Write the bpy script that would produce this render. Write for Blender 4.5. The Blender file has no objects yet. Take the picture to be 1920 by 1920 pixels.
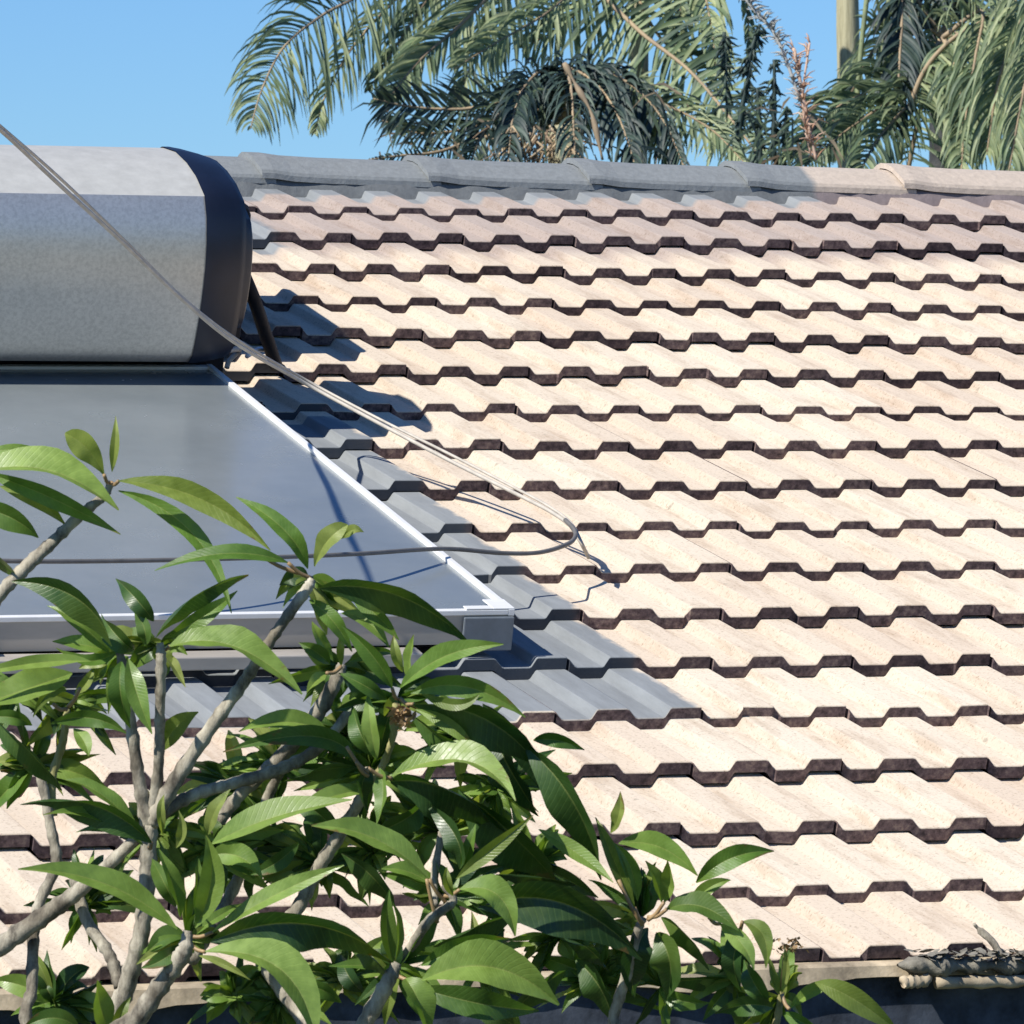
import bpy, math, random
from mathutils import Vector, Matrix
random.seed(7)
R3 = random.Random(11)
scene = bpy.context.scene
COL = scene.collection

# ------------------------------------------------------------------ camera
F = 11302.934 / 1920.0                       # focal length in image widths
CAM = Vector((-4.945767, -14.511854, 3.838652))
RX = Vector((0.93390773, -0.35751414, 0.0))
RY = Vector((-0.00281245, -0.00734676, -0.99996906))   # image down
RZ = Vector((0.35750308, 0.93387883, -0.00786668))     # view direction
cam_d = bpy.data.cameras.new('camera')
cam = bpy.data.objects.new('camera', cam_d)
COL.objects.link(cam)
m = Matrix((RX, -RY, -RZ)).transposed().to_4x4()
m.translation = CAM
cam.matrix_world = m
cam_d.sensor_width = 36.0
cam_d.lens = 36.0 * F
cam_d.clip_start = 0.5
cam_d.clip_end = 3000
scene.camera = cam
cam_d.dof.use_dof = True
cam_d.dof.focus_distance = 12.6
cam_d.dof.aperture_fstop = 40

# ------------------------------------------------------------------ light
SUN = Vector((-0.95, -0.366, 0.936)).normalized()
world = bpy.data.worlds.new('World')
scene.world = world
world.use_nodes = True
wn = world.node_tree
sky = wn.nodes.new('ShaderNodeTexSky')
sky.sky_type = 'NISHITA'
sky.sun_disc = False
sky.sun_elevation = math.asin(SUN.z)
sky.sun_rotation = math.atan2(SUN.x, SUN.y)
sky.altitude = 300
sky.air_density = 1.0
sky.dust_density = 0.0
sky.ozone_density = 5.0
bg = wn.nodes['Background']
hsv = wn.nodes.new('ShaderNodeMix'); hsv.data_type = 'RGBA'; hsv.blend_type = 'MULTIPLY'
hsv.inputs[0].default_value = 1.0
hsv.inputs[7].default_value = (0.43, 0.62, 0.86, 1)
wn.links.new(sky.outputs[0], hsv.inputs[6])
wn.links.new(hsv.outputs[2], bg.inputs[0])
bg.inputs[1].default_value = 0.10
sun_d = bpy.data.lights.new('sun', 'SUN')
sun_d.energy = 4.6
sun_d.angle = math.radians(0.5)
sun_d.color = (1.0, 0.955, 0.87)
sun_o = bpy.data.objects.new('sun', sun_d)
COL.objects.link(sun_o)
sun_o.rotation_euler = SUN.to_track_quat('Z', 'Y').to_euler()
sun_o.location = SUN * 60
scene.view_settings.view_transform = 'Standard'
scene.view_settings.look = 'None'
scene.view_settings.gamma = 1.0
scene.view_settings.exposure = 0.50

# ------------------------------------------------------------------ places
TH = math.radians(15.673)
CT, ST = math.cos(TH), math.sin(TH)
Z0 = 4.5
# roof frame: u along the ridge, v down the slope, h out of the slope
def W(u, v, h=0.0):
    return Vector((u, -CT * v - ST * h, -ST * v + CT * h + Z0))
ROOF_M = Matrix(((1, 0, 0), (0, CT, -ST), (0, ST, CT))).to_4x4()
ROOF_M.translation = Vector((0, 0, Z0))       # local = (u, -v, h)
def ray(x, y):
    f = F * 1920
    return RX * ((x - 960) / f) + RY * ((y - 960) / f) + RZ
def at(x, y, d):
    return CAM + ray(x, y) * d
N_ROOF = Vector((0, -ST, CT))
def onroof(x, y, h=0.0):
    d = ray(x, y)
    t = (h - (CAM - Vector((0, 0, Z0))).dot(N_ROOF)) / d.dot(N_ROOF)
    return CAM + d * t
def uvh(p):
    q = p - Vector((0, 0, Z0))
    return (q.x, -(CT * q.y + ST * q.z), q.dot(N_ROOF))

# ------------------------------------------------------------------ helpers
WM = {}            # world matrix of every object built
class MB:
    def __init__(s):
        s.v = []; s.f = []; s.m = []; s.sm = []; s.col = []
    def add(s, verts, faces, mat=0, smooth=False, col=None):
        o = len(s.v)
        s.v += [tuple(p) for p in verts]
        for f in faces:
            s.f.append(tuple(i + o for i in f)); s.m.append(mat); s.sm.append(smooth)
            s.col.append(col if col is not None else 0.5)
    def box(s, a, b, M=None, mat=0):
        x0, y0, z0 = a; x1, y1, z1 = b
        vs = [Vector(p) for p in ((x0,y0,z0),(x1,y0,z0),(x1,y1,z0),(x0,y1,z0),(x0,y0,z1),(x1,y0,z1),(x1,y1,z1),(x0,y1,z1))]
        if M: vs = [M @ p for p in vs]
        s.add(vs, [(0,3,2,1),(4,5,6,7),(0,1,5,4),(1,2,6,5),(2,3,7,6),(3,0,4,7)], mat)
    def tube(s, pts, rad, n=10, mat=0, cap=True, wob=0.0, col=None):
        pts = [Vector(p) for p in pts]
        if not hasattr(rad, '__len__'): rad = [rad] * len(pts)
        vs = []; up = Vector((0.13, 0.21, 0.97))
        t0 = (pts[1] - pts[0]).normalized()
        a = t0.cross(up)
        if a.length < 0.1: a = t0.cross(Vector((1, 0, 0)))
        a.normalize()
        for i, p in enumerate(pts):
            t = (pts[min(i + 1, len(pts) - 1)] - pts[max(i - 1, 0)]).normalized()
            a = (a - t * a.dot(t)).normalized(); b = t.cross(a)
            for k in range(n):
                an = 2 * math.pi * k / n
                r = rad[i] * (1 + (R3.uniform(-wob, wob) if wob else 0))
                vs.append(p + (a * math.cos(an) + b * math.sin(an)) * r)
        fs = []
        for i in range(len(pts) - 1):
            for k in range(n):
                k2 = (k + 1) % n
                fs.append((i*n + k, i*n + k2, (i+1)*n + k2, (i+1)*n + k))
        if cap:
            fs.append(tuple(range(n - 1, -1, -1))); fs.append(tuple((len(pts)-1)*n + k for k in range(n)))
        s.add(vs, fs, mat, True, col)
    def build(s, name, mats, parent=None, M=None, bevel=0.0, col_name=None):
        me = bpy.data.meshes.new(name)
        me.from_pydata(s.v, [], s.f)
        for mt in (mats if isinstance(mats, (list, tuple)) else [mats]): me.materials.append(mt)
        me.polygons.foreach_set('material_index', s.m)
        me.polygons.foreach_set('use_smooth', s.sm)
        if col_name:
            at_ = me.attributes.new(col_name, 'FLOAT', 'FACE')
            at_.data.foreach_set('value', [float(c) for c in s.col])
        me.update()
        o = bpy.data.objects.new(name, me)
        COL.objects.link(o)
        if parent: o.parent = parent
        Mw = M if M is not None else Matrix.Identity(4)
        WM[o.name] = Mw
        o.matrix_local = WM[parent.name].inverted() @ Mw if parent else Mw
        if bevel:
            b = o.modifiers.new('bevel', 'BEVEL'); b.width = bevel; b.segments = 2; b.limit_method = 'ANGLE'
        return o
def empty(name, loc, label, cat, group=None):
    o = bpy.data.objects.new(name, None)
    o.empty_display_size = 0.2
    COL.objects.link(o); o.location = loc
    WM[o.name] = Matrix.Translation(loc)
    o['label'] = label; o['category'] = cat
    if group: o['group'] = group
    return o
def tag(o, label, cat, group=None):
    o['label'] = label; o['category'] = cat
    if group: o['group'] = group
def spline(pts, per=6):
    """Catmull-Rom through points (vectors or tuples)"""
    P = [Vector(p) for p in pts]
    P = [P[0] * 2 - P[1]] + P + [P[-1] * 2 - P[-2]]
    out = []
    for i in range(1, len(P) - 2):
        for j in range(per):
            t = j / per
            out.append(0.5 * ((2 * P[i]) + (P[i+1] - P[i-1]) * t + (2*P[i-1] - 5*P[i] + 4*P[i+1] - P[i+2]) * t*t + (3*P[i] - P[i-1] - 3*P[i+1] + P[i+2]) * t**3))
    out.append(P[-2])
    return out

# ------------------------------------------------------------------ materials
def new_mat(name):
    mt = bpy.data.materials.new(name); mt.use_nodes = True
    nt = mt.node_tree
    return mt, nt, nt.nodes['Principled BSDF']
def nd(nt, t, **kw):
    n = nt.nodes.new(t)
    for k, v in kw.items(): setattr(n, k, v)
    return n
def noise(nt, scale, detail=4, rough=0.6, coord='Object', stretch=None):
    tc = nd(nt, 'ShaderNodeTexCoord'); n = nd(nt, 'ShaderNodeTexNoise')
    n.inputs['Scale'].default_value = scale; n.inputs['Detail'].default_value = detail; n.inputs['Roughness'].default_value = rough
    if stretch:
        mp = nd(nt, 'ShaderNodeMapping'); mp.inputs['Scale'].default_value = stretch
        nt.links.new(tc.outputs[coord], mp.inputs[0]); nt.links.new(mp.outputs[0], n.inputs[0])
    else: nt.links.new(tc.outputs[coord], n.inputs[0])
    return n
def ramp(nt, src, stops):
    r = nd(nt, 'ShaderNodeValToRGB')
    el = r.color_ramp.elements
    while len(el) < len(stops): el.new(0.5)
    for e, (p, c) in zip(el, stops):
        e.position = p; e.color = (*c, 1) if len(c) == 3 else c
    nt.links.new(src, r.inputs[0]); return r
def mix(nt, fac, a, b, mode='MIX'):
    n = nd(nt, 'ShaderNodeMix', data_type='RGBA', blend_type=mode)
    for sock, val in ((0, fac), (6, a), (7, b)):
        if isinstance(val, (int, float)): n.inputs[sock].default_value = val
        elif isinstance(val, tuple): n.inputs[sock].default_value = (*val, 1)
        else: nt.links.new(val, n.inputs[sock])
    return n.outputs[2]
def bump(nt, bsdf, src, strength=0.3, dist=0.01):
    b = nd(nt, 'ShaderNodeBump'); b.inputs['Strength'].default_value = strength; b.inputs['Distance'].default_value = dist
    nt.links.new(src, b.inputs['Height']); nt.links.new(b.outputs[0], bsdf.inputs['Normal'])
def math_n(nt, op, a, b=None, clamp=False):
    n = nd(nt, 'ShaderNodeMath', operation=op); n.use_clamp = clamp
    for i, v in enumerate((a, b)):
        if v is None: continue
        if isinstance(v, (int, float)): n.inputs[i].default_value = v
        else: nt.links.new(v, n.inputs[i])
    return n.outputs[0]
def simple(name, c, rough=0.6, metal=0.0, var=0.12, scale=8, bstr=0.0, bscale=60, spec=0.5, stretch=None):
    mt, nt, b = new_mat(name)
    n = noise(nt, scale, 5, 0.65, stretch=stretch)
    lo = tuple(x * (1 - var) for x in c); hi = tuple(min(1, x * (1 + var)) for x in c)
    r = ramp(nt, n.outputs[0], [(0.3, lo), (0.7, hi)])
    nt.links.new(r.outputs[0], b.inputs['Base Color'])
    b.inputs['Roughness'].default_value = rough; b.inputs['Metallic'].default_value = metal
    b.inputs['Specular IOR Level'].default_value = spec
    if bstr:
        n2 = noise(nt, bscale, 4, 0.7); bump(nt, b, n2.outputs[0], bstr, 0.004)
    return mt

CREAM = (0.590, 0.502, 0.400)
GREY = (0.225, 0.24, 0.25)
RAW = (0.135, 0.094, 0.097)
def tile_mat(kind):
    """kind: 'top' (painted cream / grey by where the paint lies on the slope), 'nose' (bare front edge)"""
    mt, nt, b = new_mat('tile_' + kind)
    tc = nd(nt, 'ShaderNodeTexCoord'); sx = nd(nt, 'ShaderNodeSeparateXYZ')
    nt.links.new(tc.outputs['Object'], sx.inputs[0])
    u, v = sx.outputs[0], math_n(nt, 'MULTIPLY', sx.outputs[1], -1.0)
    wob = noise(nt, 14, 4, 0.6)
    w = math_n(nt, 'MULTIPLY', math_n(nt, 'SUBTRACT', wob.outputs[0], 0.5), 0.07)
    uw = math_n(nt, 'ADD', u, w); vw = math_n(nt, 'ADD', v, w)
    def step(val, edge, up=True, soft=0.006):
        # 1 where val>edge (up) or val<edge
        d = math_n(nt, 'SUBTRACT', val, edge) if up else math_n(nt, 'SUBTRACT', edge, val)
        return math_n(nt, 'ADD', math_n(nt, 'DIVIDE', d, soft), 0.5, clamp=True)
    # A: painted strip beside and below the collector
    v_end = 4.13 if kind == 'top' else 3.95
    A = math_n(nt, 'MULTIPLY', math_n(nt, 'MULTIPLY', step(uw, -0.545, False, 0.02), step(uw, -3.4)), math_n(nt, 'MULTIPLY', step(v, 1.98 if kind == 'top' else 1.2), step(v, v_end + 0.03, False)))
    # B: overspray just under the ridge
    B = math_n(nt, 'MULTIPLY', step(vw, -0.175 if kind == 'top' else -0.6, False, 0.03), step(uw, 1.56, False, 0.03))
    # C: by the tank
    Cc = math_n(nt, 'MULTIPLY', step(uw, -0.135, False, 0.03), step(v, 0.40, False, 0.03))
    msk = math_n(nt, 'MAXIMUM', math_n(nt, 'MAXIMUM', A, B), Cc)
    at_ = nd(nt, 'ShaderNodeAttribute', attribute_name='shade')
    big = noise(nt, 2.2, 5, 0.6); fine = noise(nt, 160, 3, 0.7)
    if kind == 'top':
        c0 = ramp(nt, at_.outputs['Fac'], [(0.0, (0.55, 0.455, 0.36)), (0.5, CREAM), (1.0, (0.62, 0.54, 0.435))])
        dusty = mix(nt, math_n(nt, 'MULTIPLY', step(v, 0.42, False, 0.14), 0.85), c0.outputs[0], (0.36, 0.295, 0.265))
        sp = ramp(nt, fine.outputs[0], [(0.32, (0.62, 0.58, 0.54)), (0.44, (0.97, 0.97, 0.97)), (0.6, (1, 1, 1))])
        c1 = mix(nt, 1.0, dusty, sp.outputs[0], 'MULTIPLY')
        st = noise(nt, 22, 5, 0.7, stretch=(1.0, 0.16, 1.0))
        sr = ramp(nt, st.outputs[0], [(0.34, (0.82, 0.78, 0.75)), (0.5, (1, 1, 1))])
        c1 = mix(nt, 1.0, c1, sr.outputs[0], 'MULTIPLY')
        sc = noise(nt, 38, 3, 0.5)
        blot = ramp(nt, sc.outputs[0], [(0.70, (0, 0, 0)), (0.74, (1, 1, 1))])
        c1 = mix(nt, math_n(nt, 'MULTIPLY', blot.outputs[0], 0.55), c1, (0.26, 0.23, 0.18))
        g0 = ramp(nt, st.outputs[0], [(0.3, tuple(x * 0.85 for x in GREY)), (0.7, tuple(x * 1.18 for x in GREY))])
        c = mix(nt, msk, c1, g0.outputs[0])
        b.inputs['Roughness'].default_value = 0.9; nt.links.new(math_n(nt, 'SUBTRACT', 0.72, math_n(nt, 'MULTIPLY', msk, 0.6)), b.inputs['Diffuse Roughness']); b.inputs['Specular IOR Level'].default_value = 0.2
    else:
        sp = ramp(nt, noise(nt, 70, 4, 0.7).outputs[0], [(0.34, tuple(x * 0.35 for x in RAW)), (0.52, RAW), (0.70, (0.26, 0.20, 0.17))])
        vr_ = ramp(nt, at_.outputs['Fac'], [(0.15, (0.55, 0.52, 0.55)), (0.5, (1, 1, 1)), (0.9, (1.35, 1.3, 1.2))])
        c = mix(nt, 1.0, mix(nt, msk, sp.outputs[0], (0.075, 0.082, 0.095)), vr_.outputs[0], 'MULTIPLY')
        b.inputs['Roughness'].default_value = 0.9
    nt.links.new(c, b.inputs['Base Color'])
    bump(nt, b, fine.outputs[0], 0.25, 0.002)
    return mt
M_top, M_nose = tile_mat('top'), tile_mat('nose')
def ridge_mat(name, kind):
    mt, nt, b = new_mat(name)
    tc = nd(nt, 'ShaderNodeTexCoord'); sx = nd(nt, 'ShaderNodeSeparateXYZ')
    nt.links.new(tc.outputs['Object'], sx.inputs[0])
    wob = noise(nt, 20, 3, 0.6)
    x = math_n(nt, 'ADD', sx.outputs[0], math_n(nt, 'MULTIPLY', wob.outputs[0], 0.03))
    fac = math_n(nt, 'DIVIDE', math_n(nt, 'SUBTRACT', 1.60, x), 0.02, clamp=True)
    n = noise(nt, 60, 5, 0.7)
    if kind == 'cap': cr, gr = (0.50, 0.42, 0.345), (0.205, 0.22, 0.225)
    else: cr, gr = (0.20, 0.165, 0.165), (0.13, 0.14, 0.145)
    ca = ramp(nt, n.outputs[0], [(0.3, tuple(c * 0.85 for c in cr)), (0.7, tuple(c * 1.12 for c in cr))])
    cb = ramp(nt, n.outputs[0], [(0.3, tuple(c * 0.85 for c in gr)), (0.7, tuple(c * 1.15 for c in gr))])
    nt.links.new(mix(nt, fac, ca.outputs[0], cb.outputs[0]), b.inputs['Base Color'])
    b.inputs['Roughness'].default_value = 0.75
    bump(nt, b, n.outputs[0], 0.5, 0.004)
    return mt
M_ridge, M_mortar = ridge_mat('ridge_paint', 'cap'), ridge_mat('ridge_mortar', 'mortar')
M_wall = simple('render_wall', (0.20, 0.19, 0.18), 0.9, var=0.2, bstr=0.4)
M_fascia = simple('old_flashing_paint', (0.43, 0.35, 0.24), 0.85, var=0.5, scale=14, bstr=0.3)
M_gutter = simple('slate_paint', (0.050, 0.060, 0.080), 0.85, var=0.75, scale=12, bstr=.3, spec=.2)
M_debris = simple('leaf_litter', (0.20, 0.185, 0.15), 0.95, var=0.5, scale=30, bstr=0.8)
M_soffit = simple('soffit_board', (0.30, 0.28, 0.26), 0.8)
M_black = simple('black_plastic', (0.005, 0.007, 0.013), 0.7, var=0.3, scale=12, spec=.25)
M_cap = simple('cap_plastic', (0.006, 0.010, 0.024), 0.42, var=0.25, scale=10)
M_alu = simple('mill_aluminium', (0.74, 0.74, 0.73), 0.42, metal=0.1, var=0.06, scale=20)
M_alu_front = simple('weathered_aluminium', (0.40, 0.365, 0.32), 0.5, metal=0.1, var=0.15, scale=14, stretch=(0.3, 1, 1))
M_bluegrey = simple('corner_plastic', (0.14, 0.16, 0.18), 0.5, var=0.2, scale=20)
M_white = simple('white_fitting', (0.8, 0.8, 0.8), 0.4)
M_cable_l = simple('beige_cable', (0.46, 0.42, 0.36), 0.6, var=0.2, scale=30)
M_cable_d = simple('grey_cable', (0.13, 0.125, 0.12), 0.6, var=0.2, scale=30)
# tank casing: brushed zinc sheet
M_tank, nt, b = new_mat('zinc_casing')
n = noise(nt, 5, 4, 0.6); n2 = noise(nt, 120, 3, 0.7)
r = ramp(nt, n.outputs[0], [(0.3, (0.60, 0.59, 0.55)), (0.7, (0.68, 0.66, 0.61))])
sp = ramp(nt, n2.outputs[0], [(0.35, (0.82, 0.82, 0.82)), (0.6, (1, 1, 1))])
nt.links.new(mix(nt, 1.0, r.outputs[0], sp.outputs[0], 'MULTIPLY'), b.inputs['Base Color'])
b.inputs['Metallic'].default_value = 0.8
b.inputs['Roughness'].default_value = 0.44
bump(nt, b, n2.outputs[0], 0.12, 0.002)
M_top_sunlit = simple('sunlit_top', (0.43, 0.43, 0.41), 0.6, metal=0.1, var=0.10, scale=25, bstr=0.1, bscale=120)  # paler than the wrap: the sunlight on the top is put into its colour
# collector glass
M_glass, nt, b = new_mat('solar_glass')
n = noise(nt, 2.5, 5, 0.6)
r = ramp(nt, n.outputs[0], [(0.3, (0.17, 0.195, 0.205)), (0.7, (0.225, 0.25, 0.26))])
nt.links.new(r.outputs[0], b.inputs['Base Color'])
rr = ramp(nt, noise(nt, 6, 4, 0.7).outputs[0], [(0.3, (0.16,) * 3), (0.7, (0.30,) * 3)])
nt.links.new(rr.outputs[0], b.inputs['Roughness'])
b.inputs['IOR'].default_value = 2.1
bump(nt, b, noise(nt, 300, 2, 0.5).outputs[0], 0.06, 0.001)
# leaves
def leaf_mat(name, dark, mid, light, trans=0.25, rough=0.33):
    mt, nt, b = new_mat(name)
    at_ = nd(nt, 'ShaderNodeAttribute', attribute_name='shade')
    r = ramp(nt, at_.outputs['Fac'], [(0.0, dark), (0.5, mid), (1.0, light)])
    uv = nd(nt, 'ShaderNodeUVMap'); sx = nd(nt, 'ShaderNodeSeparateXYZ'); nt.links.new(uv.outputs[0], sx.inputs[0])
    # pinnate side veins slanting off the midrib, and the pale midrib itself
    ax = math_n(nt, 'ABSOLUTE', sx.outputs[1])
    ph = math_n(nt, 'SUBTRACT', math_n(nt, 'MULTIPLY', sx.outputs[0], 22.0), math_n(nt, 'MULTIPLY', ax, 2.2))
    s = math_n(nt, 'ABSOLUTE', math_n(nt, 'SUBTRACT', math_n(nt, 'FRACT', ph), 0.5))
    vein = math_n(nt, 'SUBTRACT', 1.0, math_n(nt, 'MULTIPLY', s, 7.0), clamp=True)
    rib = math_n(nt, 'SUBTRACT', 1.0, math_n(nt, 'MULTIPLY', ax, 15.0), clamp=True)
    n = noise(nt, 45, 4, 0.6)
    c = mix(nt, math_n(nt, 'MULTIPLY', vein, 0.05), r.outputs[0], tuple(min(1, x * 2.0 + 0.03) for x in light))
    c = mix(nt, math_n(nt, 'MULTIPLY', rib, 0.5), c, (0.34, 0.36, 0.12))
    sp = ramp(nt, n.outputs[0], [(0.3, (0.75, 0.78, 0.75)), (0.65, (1.1, 1.1, 1.1))])
    c = mix(nt, 1.0, c, sp.outputs[0], 'MULTIPLY')
    # browned tips and edges, dust
    big = noise(nt, 13, 4, 0.7)
    edge = math_n(nt, 'ADD', math_n(nt, 'MULTIPLY', sx.outputs[0], 0.30), math_n(nt, 'ADD', math_n(nt, 'MULTIPLY', ax, 0.12), big.outputs[0]))
    br = ramp(nt, edge, [(0.93, (0, 0, 0)), (0.985, (1, 1, 1))])
    c = mix(nt, math_n(nt, 'MULTIPLY', br.outputs[0], 0.8), c, (0.16, 0.095, 0.035))
    yl = ramp(nt, noise(nt, 6, 3, 0.5).outputs[0], [(0.5, (0, 0, 0)), (0.72, (1, 1, 1))])
    c = mix(nt, math_n(nt, 'MULTIPLY', yl.outputs[0], 0.45), c, (0.17, 0.22, 0.035))
    nt.links.new(c, b.inputs['Base Color'])
    rr = ramp(nt, n.outputs[0], [(0.3, (rough - .08,) * 3), (0.7, (rough + .2,) * 3)])
    nt.links.new(rr.outputs[0], b.inputs['Roughness'])
    b.inputs['Specular IOR Level'].default_value = 0.5
    h = math_n(nt, 'ADD', math_n(nt, 'MULTIPLY', vein, -0.25), math_n(nt, 'MULTIPLY', n.outputs[0], 0.5))
    bump(nt, b, h, 0.35, 0.002)
    tr = nd(nt, 'ShaderNodeBsdfTranslucent'); nt.links.new(mix(nt, 1.0, c, (1.5, 1.6, 0.5), 'MULTIPLY'), tr.inputs[0])
    ms = nd(nt, 'ShaderNodeMixShader'); ms.inputs[0].default_value = trans
    nt.links.new(b.outputs[0], ms.inputs[1]); nt.links.new(tr.outputs[0], ms.inputs[2])
    nt.links.new(ms.outputs[0], nt.nodes['Material Output'].inputs[0])
    return mt
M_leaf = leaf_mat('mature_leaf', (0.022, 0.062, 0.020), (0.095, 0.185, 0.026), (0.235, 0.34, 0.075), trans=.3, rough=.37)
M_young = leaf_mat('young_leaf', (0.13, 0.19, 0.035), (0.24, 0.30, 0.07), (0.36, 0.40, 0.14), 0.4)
def palm_mat(name, dark, mid, light, trans=0.2, rough=0.4):
    mt, nt, b = new_mat(name)
    at_ = nd(nt, 'ShaderNodeAttribute', attribute_name='shade')
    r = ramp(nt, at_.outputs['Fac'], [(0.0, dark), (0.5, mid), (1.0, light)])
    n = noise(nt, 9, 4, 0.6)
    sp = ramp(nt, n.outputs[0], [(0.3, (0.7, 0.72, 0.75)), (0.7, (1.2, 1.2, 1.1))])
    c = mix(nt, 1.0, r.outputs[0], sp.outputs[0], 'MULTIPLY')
    nt.links.new(c, b.inputs['Base Color']); b.inputs['Roughness'].default_value = rough
    tr = nd(nt, 'ShaderNodeBsdfTranslucent'); nt.links.new(c, tr.inputs[0])
    ms = nd(nt, 'ShaderNodeMixShader'); ms.inputs[0].default_value = trans
    nt.links.new(b.outputs[0], ms.inputs[1]); nt.links.new(tr.outputs[0], ms.inputs[2])
    nt.links.new(ms.outputs[0], nt.nodes['Material Output'].inputs[0])
    return mt
M_palm = palm_mat('palm_leaflet', (0.07, 0.115, 0.085), (0.20, 0.27, 0.145), (0.46, 0.50, 0.28), .35, .55)
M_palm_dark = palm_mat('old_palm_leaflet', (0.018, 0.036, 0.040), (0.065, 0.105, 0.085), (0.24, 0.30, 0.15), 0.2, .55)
M_dry = palm_mat('dry_frond', (0.18, 0.12, 0.08), (0.36, 0.27, 0.18), (0.55, 0.42, 0.28), 0.1, 0.8)
M_bark = None
def bark_mat(name, a, bb, c2, scale=40, stretch=(1, 1, 0.4)):
    mt, nt, b = new_mat(name)
    n = noise(nt, scale, 6, 0.7, stretch=stretch); n3 = noise(nt, scale * 0.3, 4, 0.6)
    r = ramp(nt, n.outputs[0], [(0.32, a), (0.55, bb), (0.75, c2)])
    r2 = ramp(nt, n3.outputs[0], [(0.36, (0.42, 0.40, 0.38)), (0.5, (0.9, 0.9, 0.9)), (0.62, (1, 1, 1))])
    nt.links.new(mix(nt, 1.0, r.outputs[0], r2.outputs[0], 'MULTIPLY'), b.inputs['Base Color'])
    b.inputs['Roughness'].default_value = 0.85
    bump(nt, b, n.outputs[0], 0.7, 0.006)
    return mt
M_bark = bark_mat('grey_bark', (0.10, 0.085, 0.065), (0.40, 0.36, 0.28), (0.60, 0.56, 0.45))
M_twig = bark_mat('green_twig', (0.20, 0.19, 0.06), (0.36, 0.33, 0.14), (0.50, 0.44, 0.25))
M_petiole = simple('reddish_petiole', (0.30, 0.20, 0.10), 0.5, var=0.4, scale=30)
M_palmtrunk = bark_mat('palm_bark', (0.22, 0.20, 0.12), (0.42, 0.39, 0.25), (0.58, 0.54, 0.36), 9, (4, 4, .35))

# ------------------------------------------------------------------ setting
mt, nt, b = new_mat('garden_ground')
n = noise(nt, 0.7, 6, 0.7)
r = ramp(nt, n.outputs[0], [(0.35, (0.035, 0.05, 0.02)), (0.6, (0.09, 0.10, 0.045)), (0.8, (0.16, 0.13, 0.09))])
nt.links.new(r.outputs[0], b.inputs['Base Color']); b.inputs['Roughness'].default_value = 0.95
g = MB()
G = 40; S = 1500.0
for i in range(G + 1):
    for j in range(G + 1):
        x = ((i / G) * 2 - 1); y = ((j / G) * 2 - 1)
        x = math.copysign(abs(x) ** 2.2, x) * S; y = math.copysign(abs(y) ** 2.2, y) * S
        g.v.append((x, y, 0.0))
for i in range(G):
    for j in range(G):
        a = i * (G + 1) + j
        g.f.append((a, a + G + 1, a + G + 2, a + 1)); g.m.append(0); g.sm.append(False); g.col.append(0.5)
go = g.build('ground', mt); go['kind'] = 'structure'

# ------------------------------------------------------------------ house
house = empty('tiled_house', Vector((1.0, 0.4, 0.0)), 'house with a cream concrete tile roof partly painted grey round the solar heater', 'house')
PER, GAUGE, TK, CH = 0.15, 0.32, 0.0255, 0.0195
U0, U1 = -4.8, 7.2
def tile_profile(u_a, u_b):
    """(u, h) points of the double-ribbed tile between joints"""
    k0 = math.floor(u_a / PER) - 1
    pts = []
    for k in range(k0, k0 + 6):
        o = k * PER
        for du, h in ((0.0, 0.0), (0.058, 0.0), (0.063, -0.002), (0.077, -CH + 0.002), (0.082, -CH), (0.134, -CH), (0.138, -CH + 0.002), (0.147, -0.002)):
            pts.append((o + du, h))
    inner = [p for p in pts if u_a < p[0] < u_b]
    def h_at(u):
        for (a, ha), (b_, hb) in zip(pts, pts[1:]):
            if a <= u <= b_: return ha + (hb - ha) * (u - a) / max(1e-9, b_ - a)
        return 0
    return [(u_a, h_at(u_a))] + inner + [(u_b, h_at(u_b))]
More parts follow.
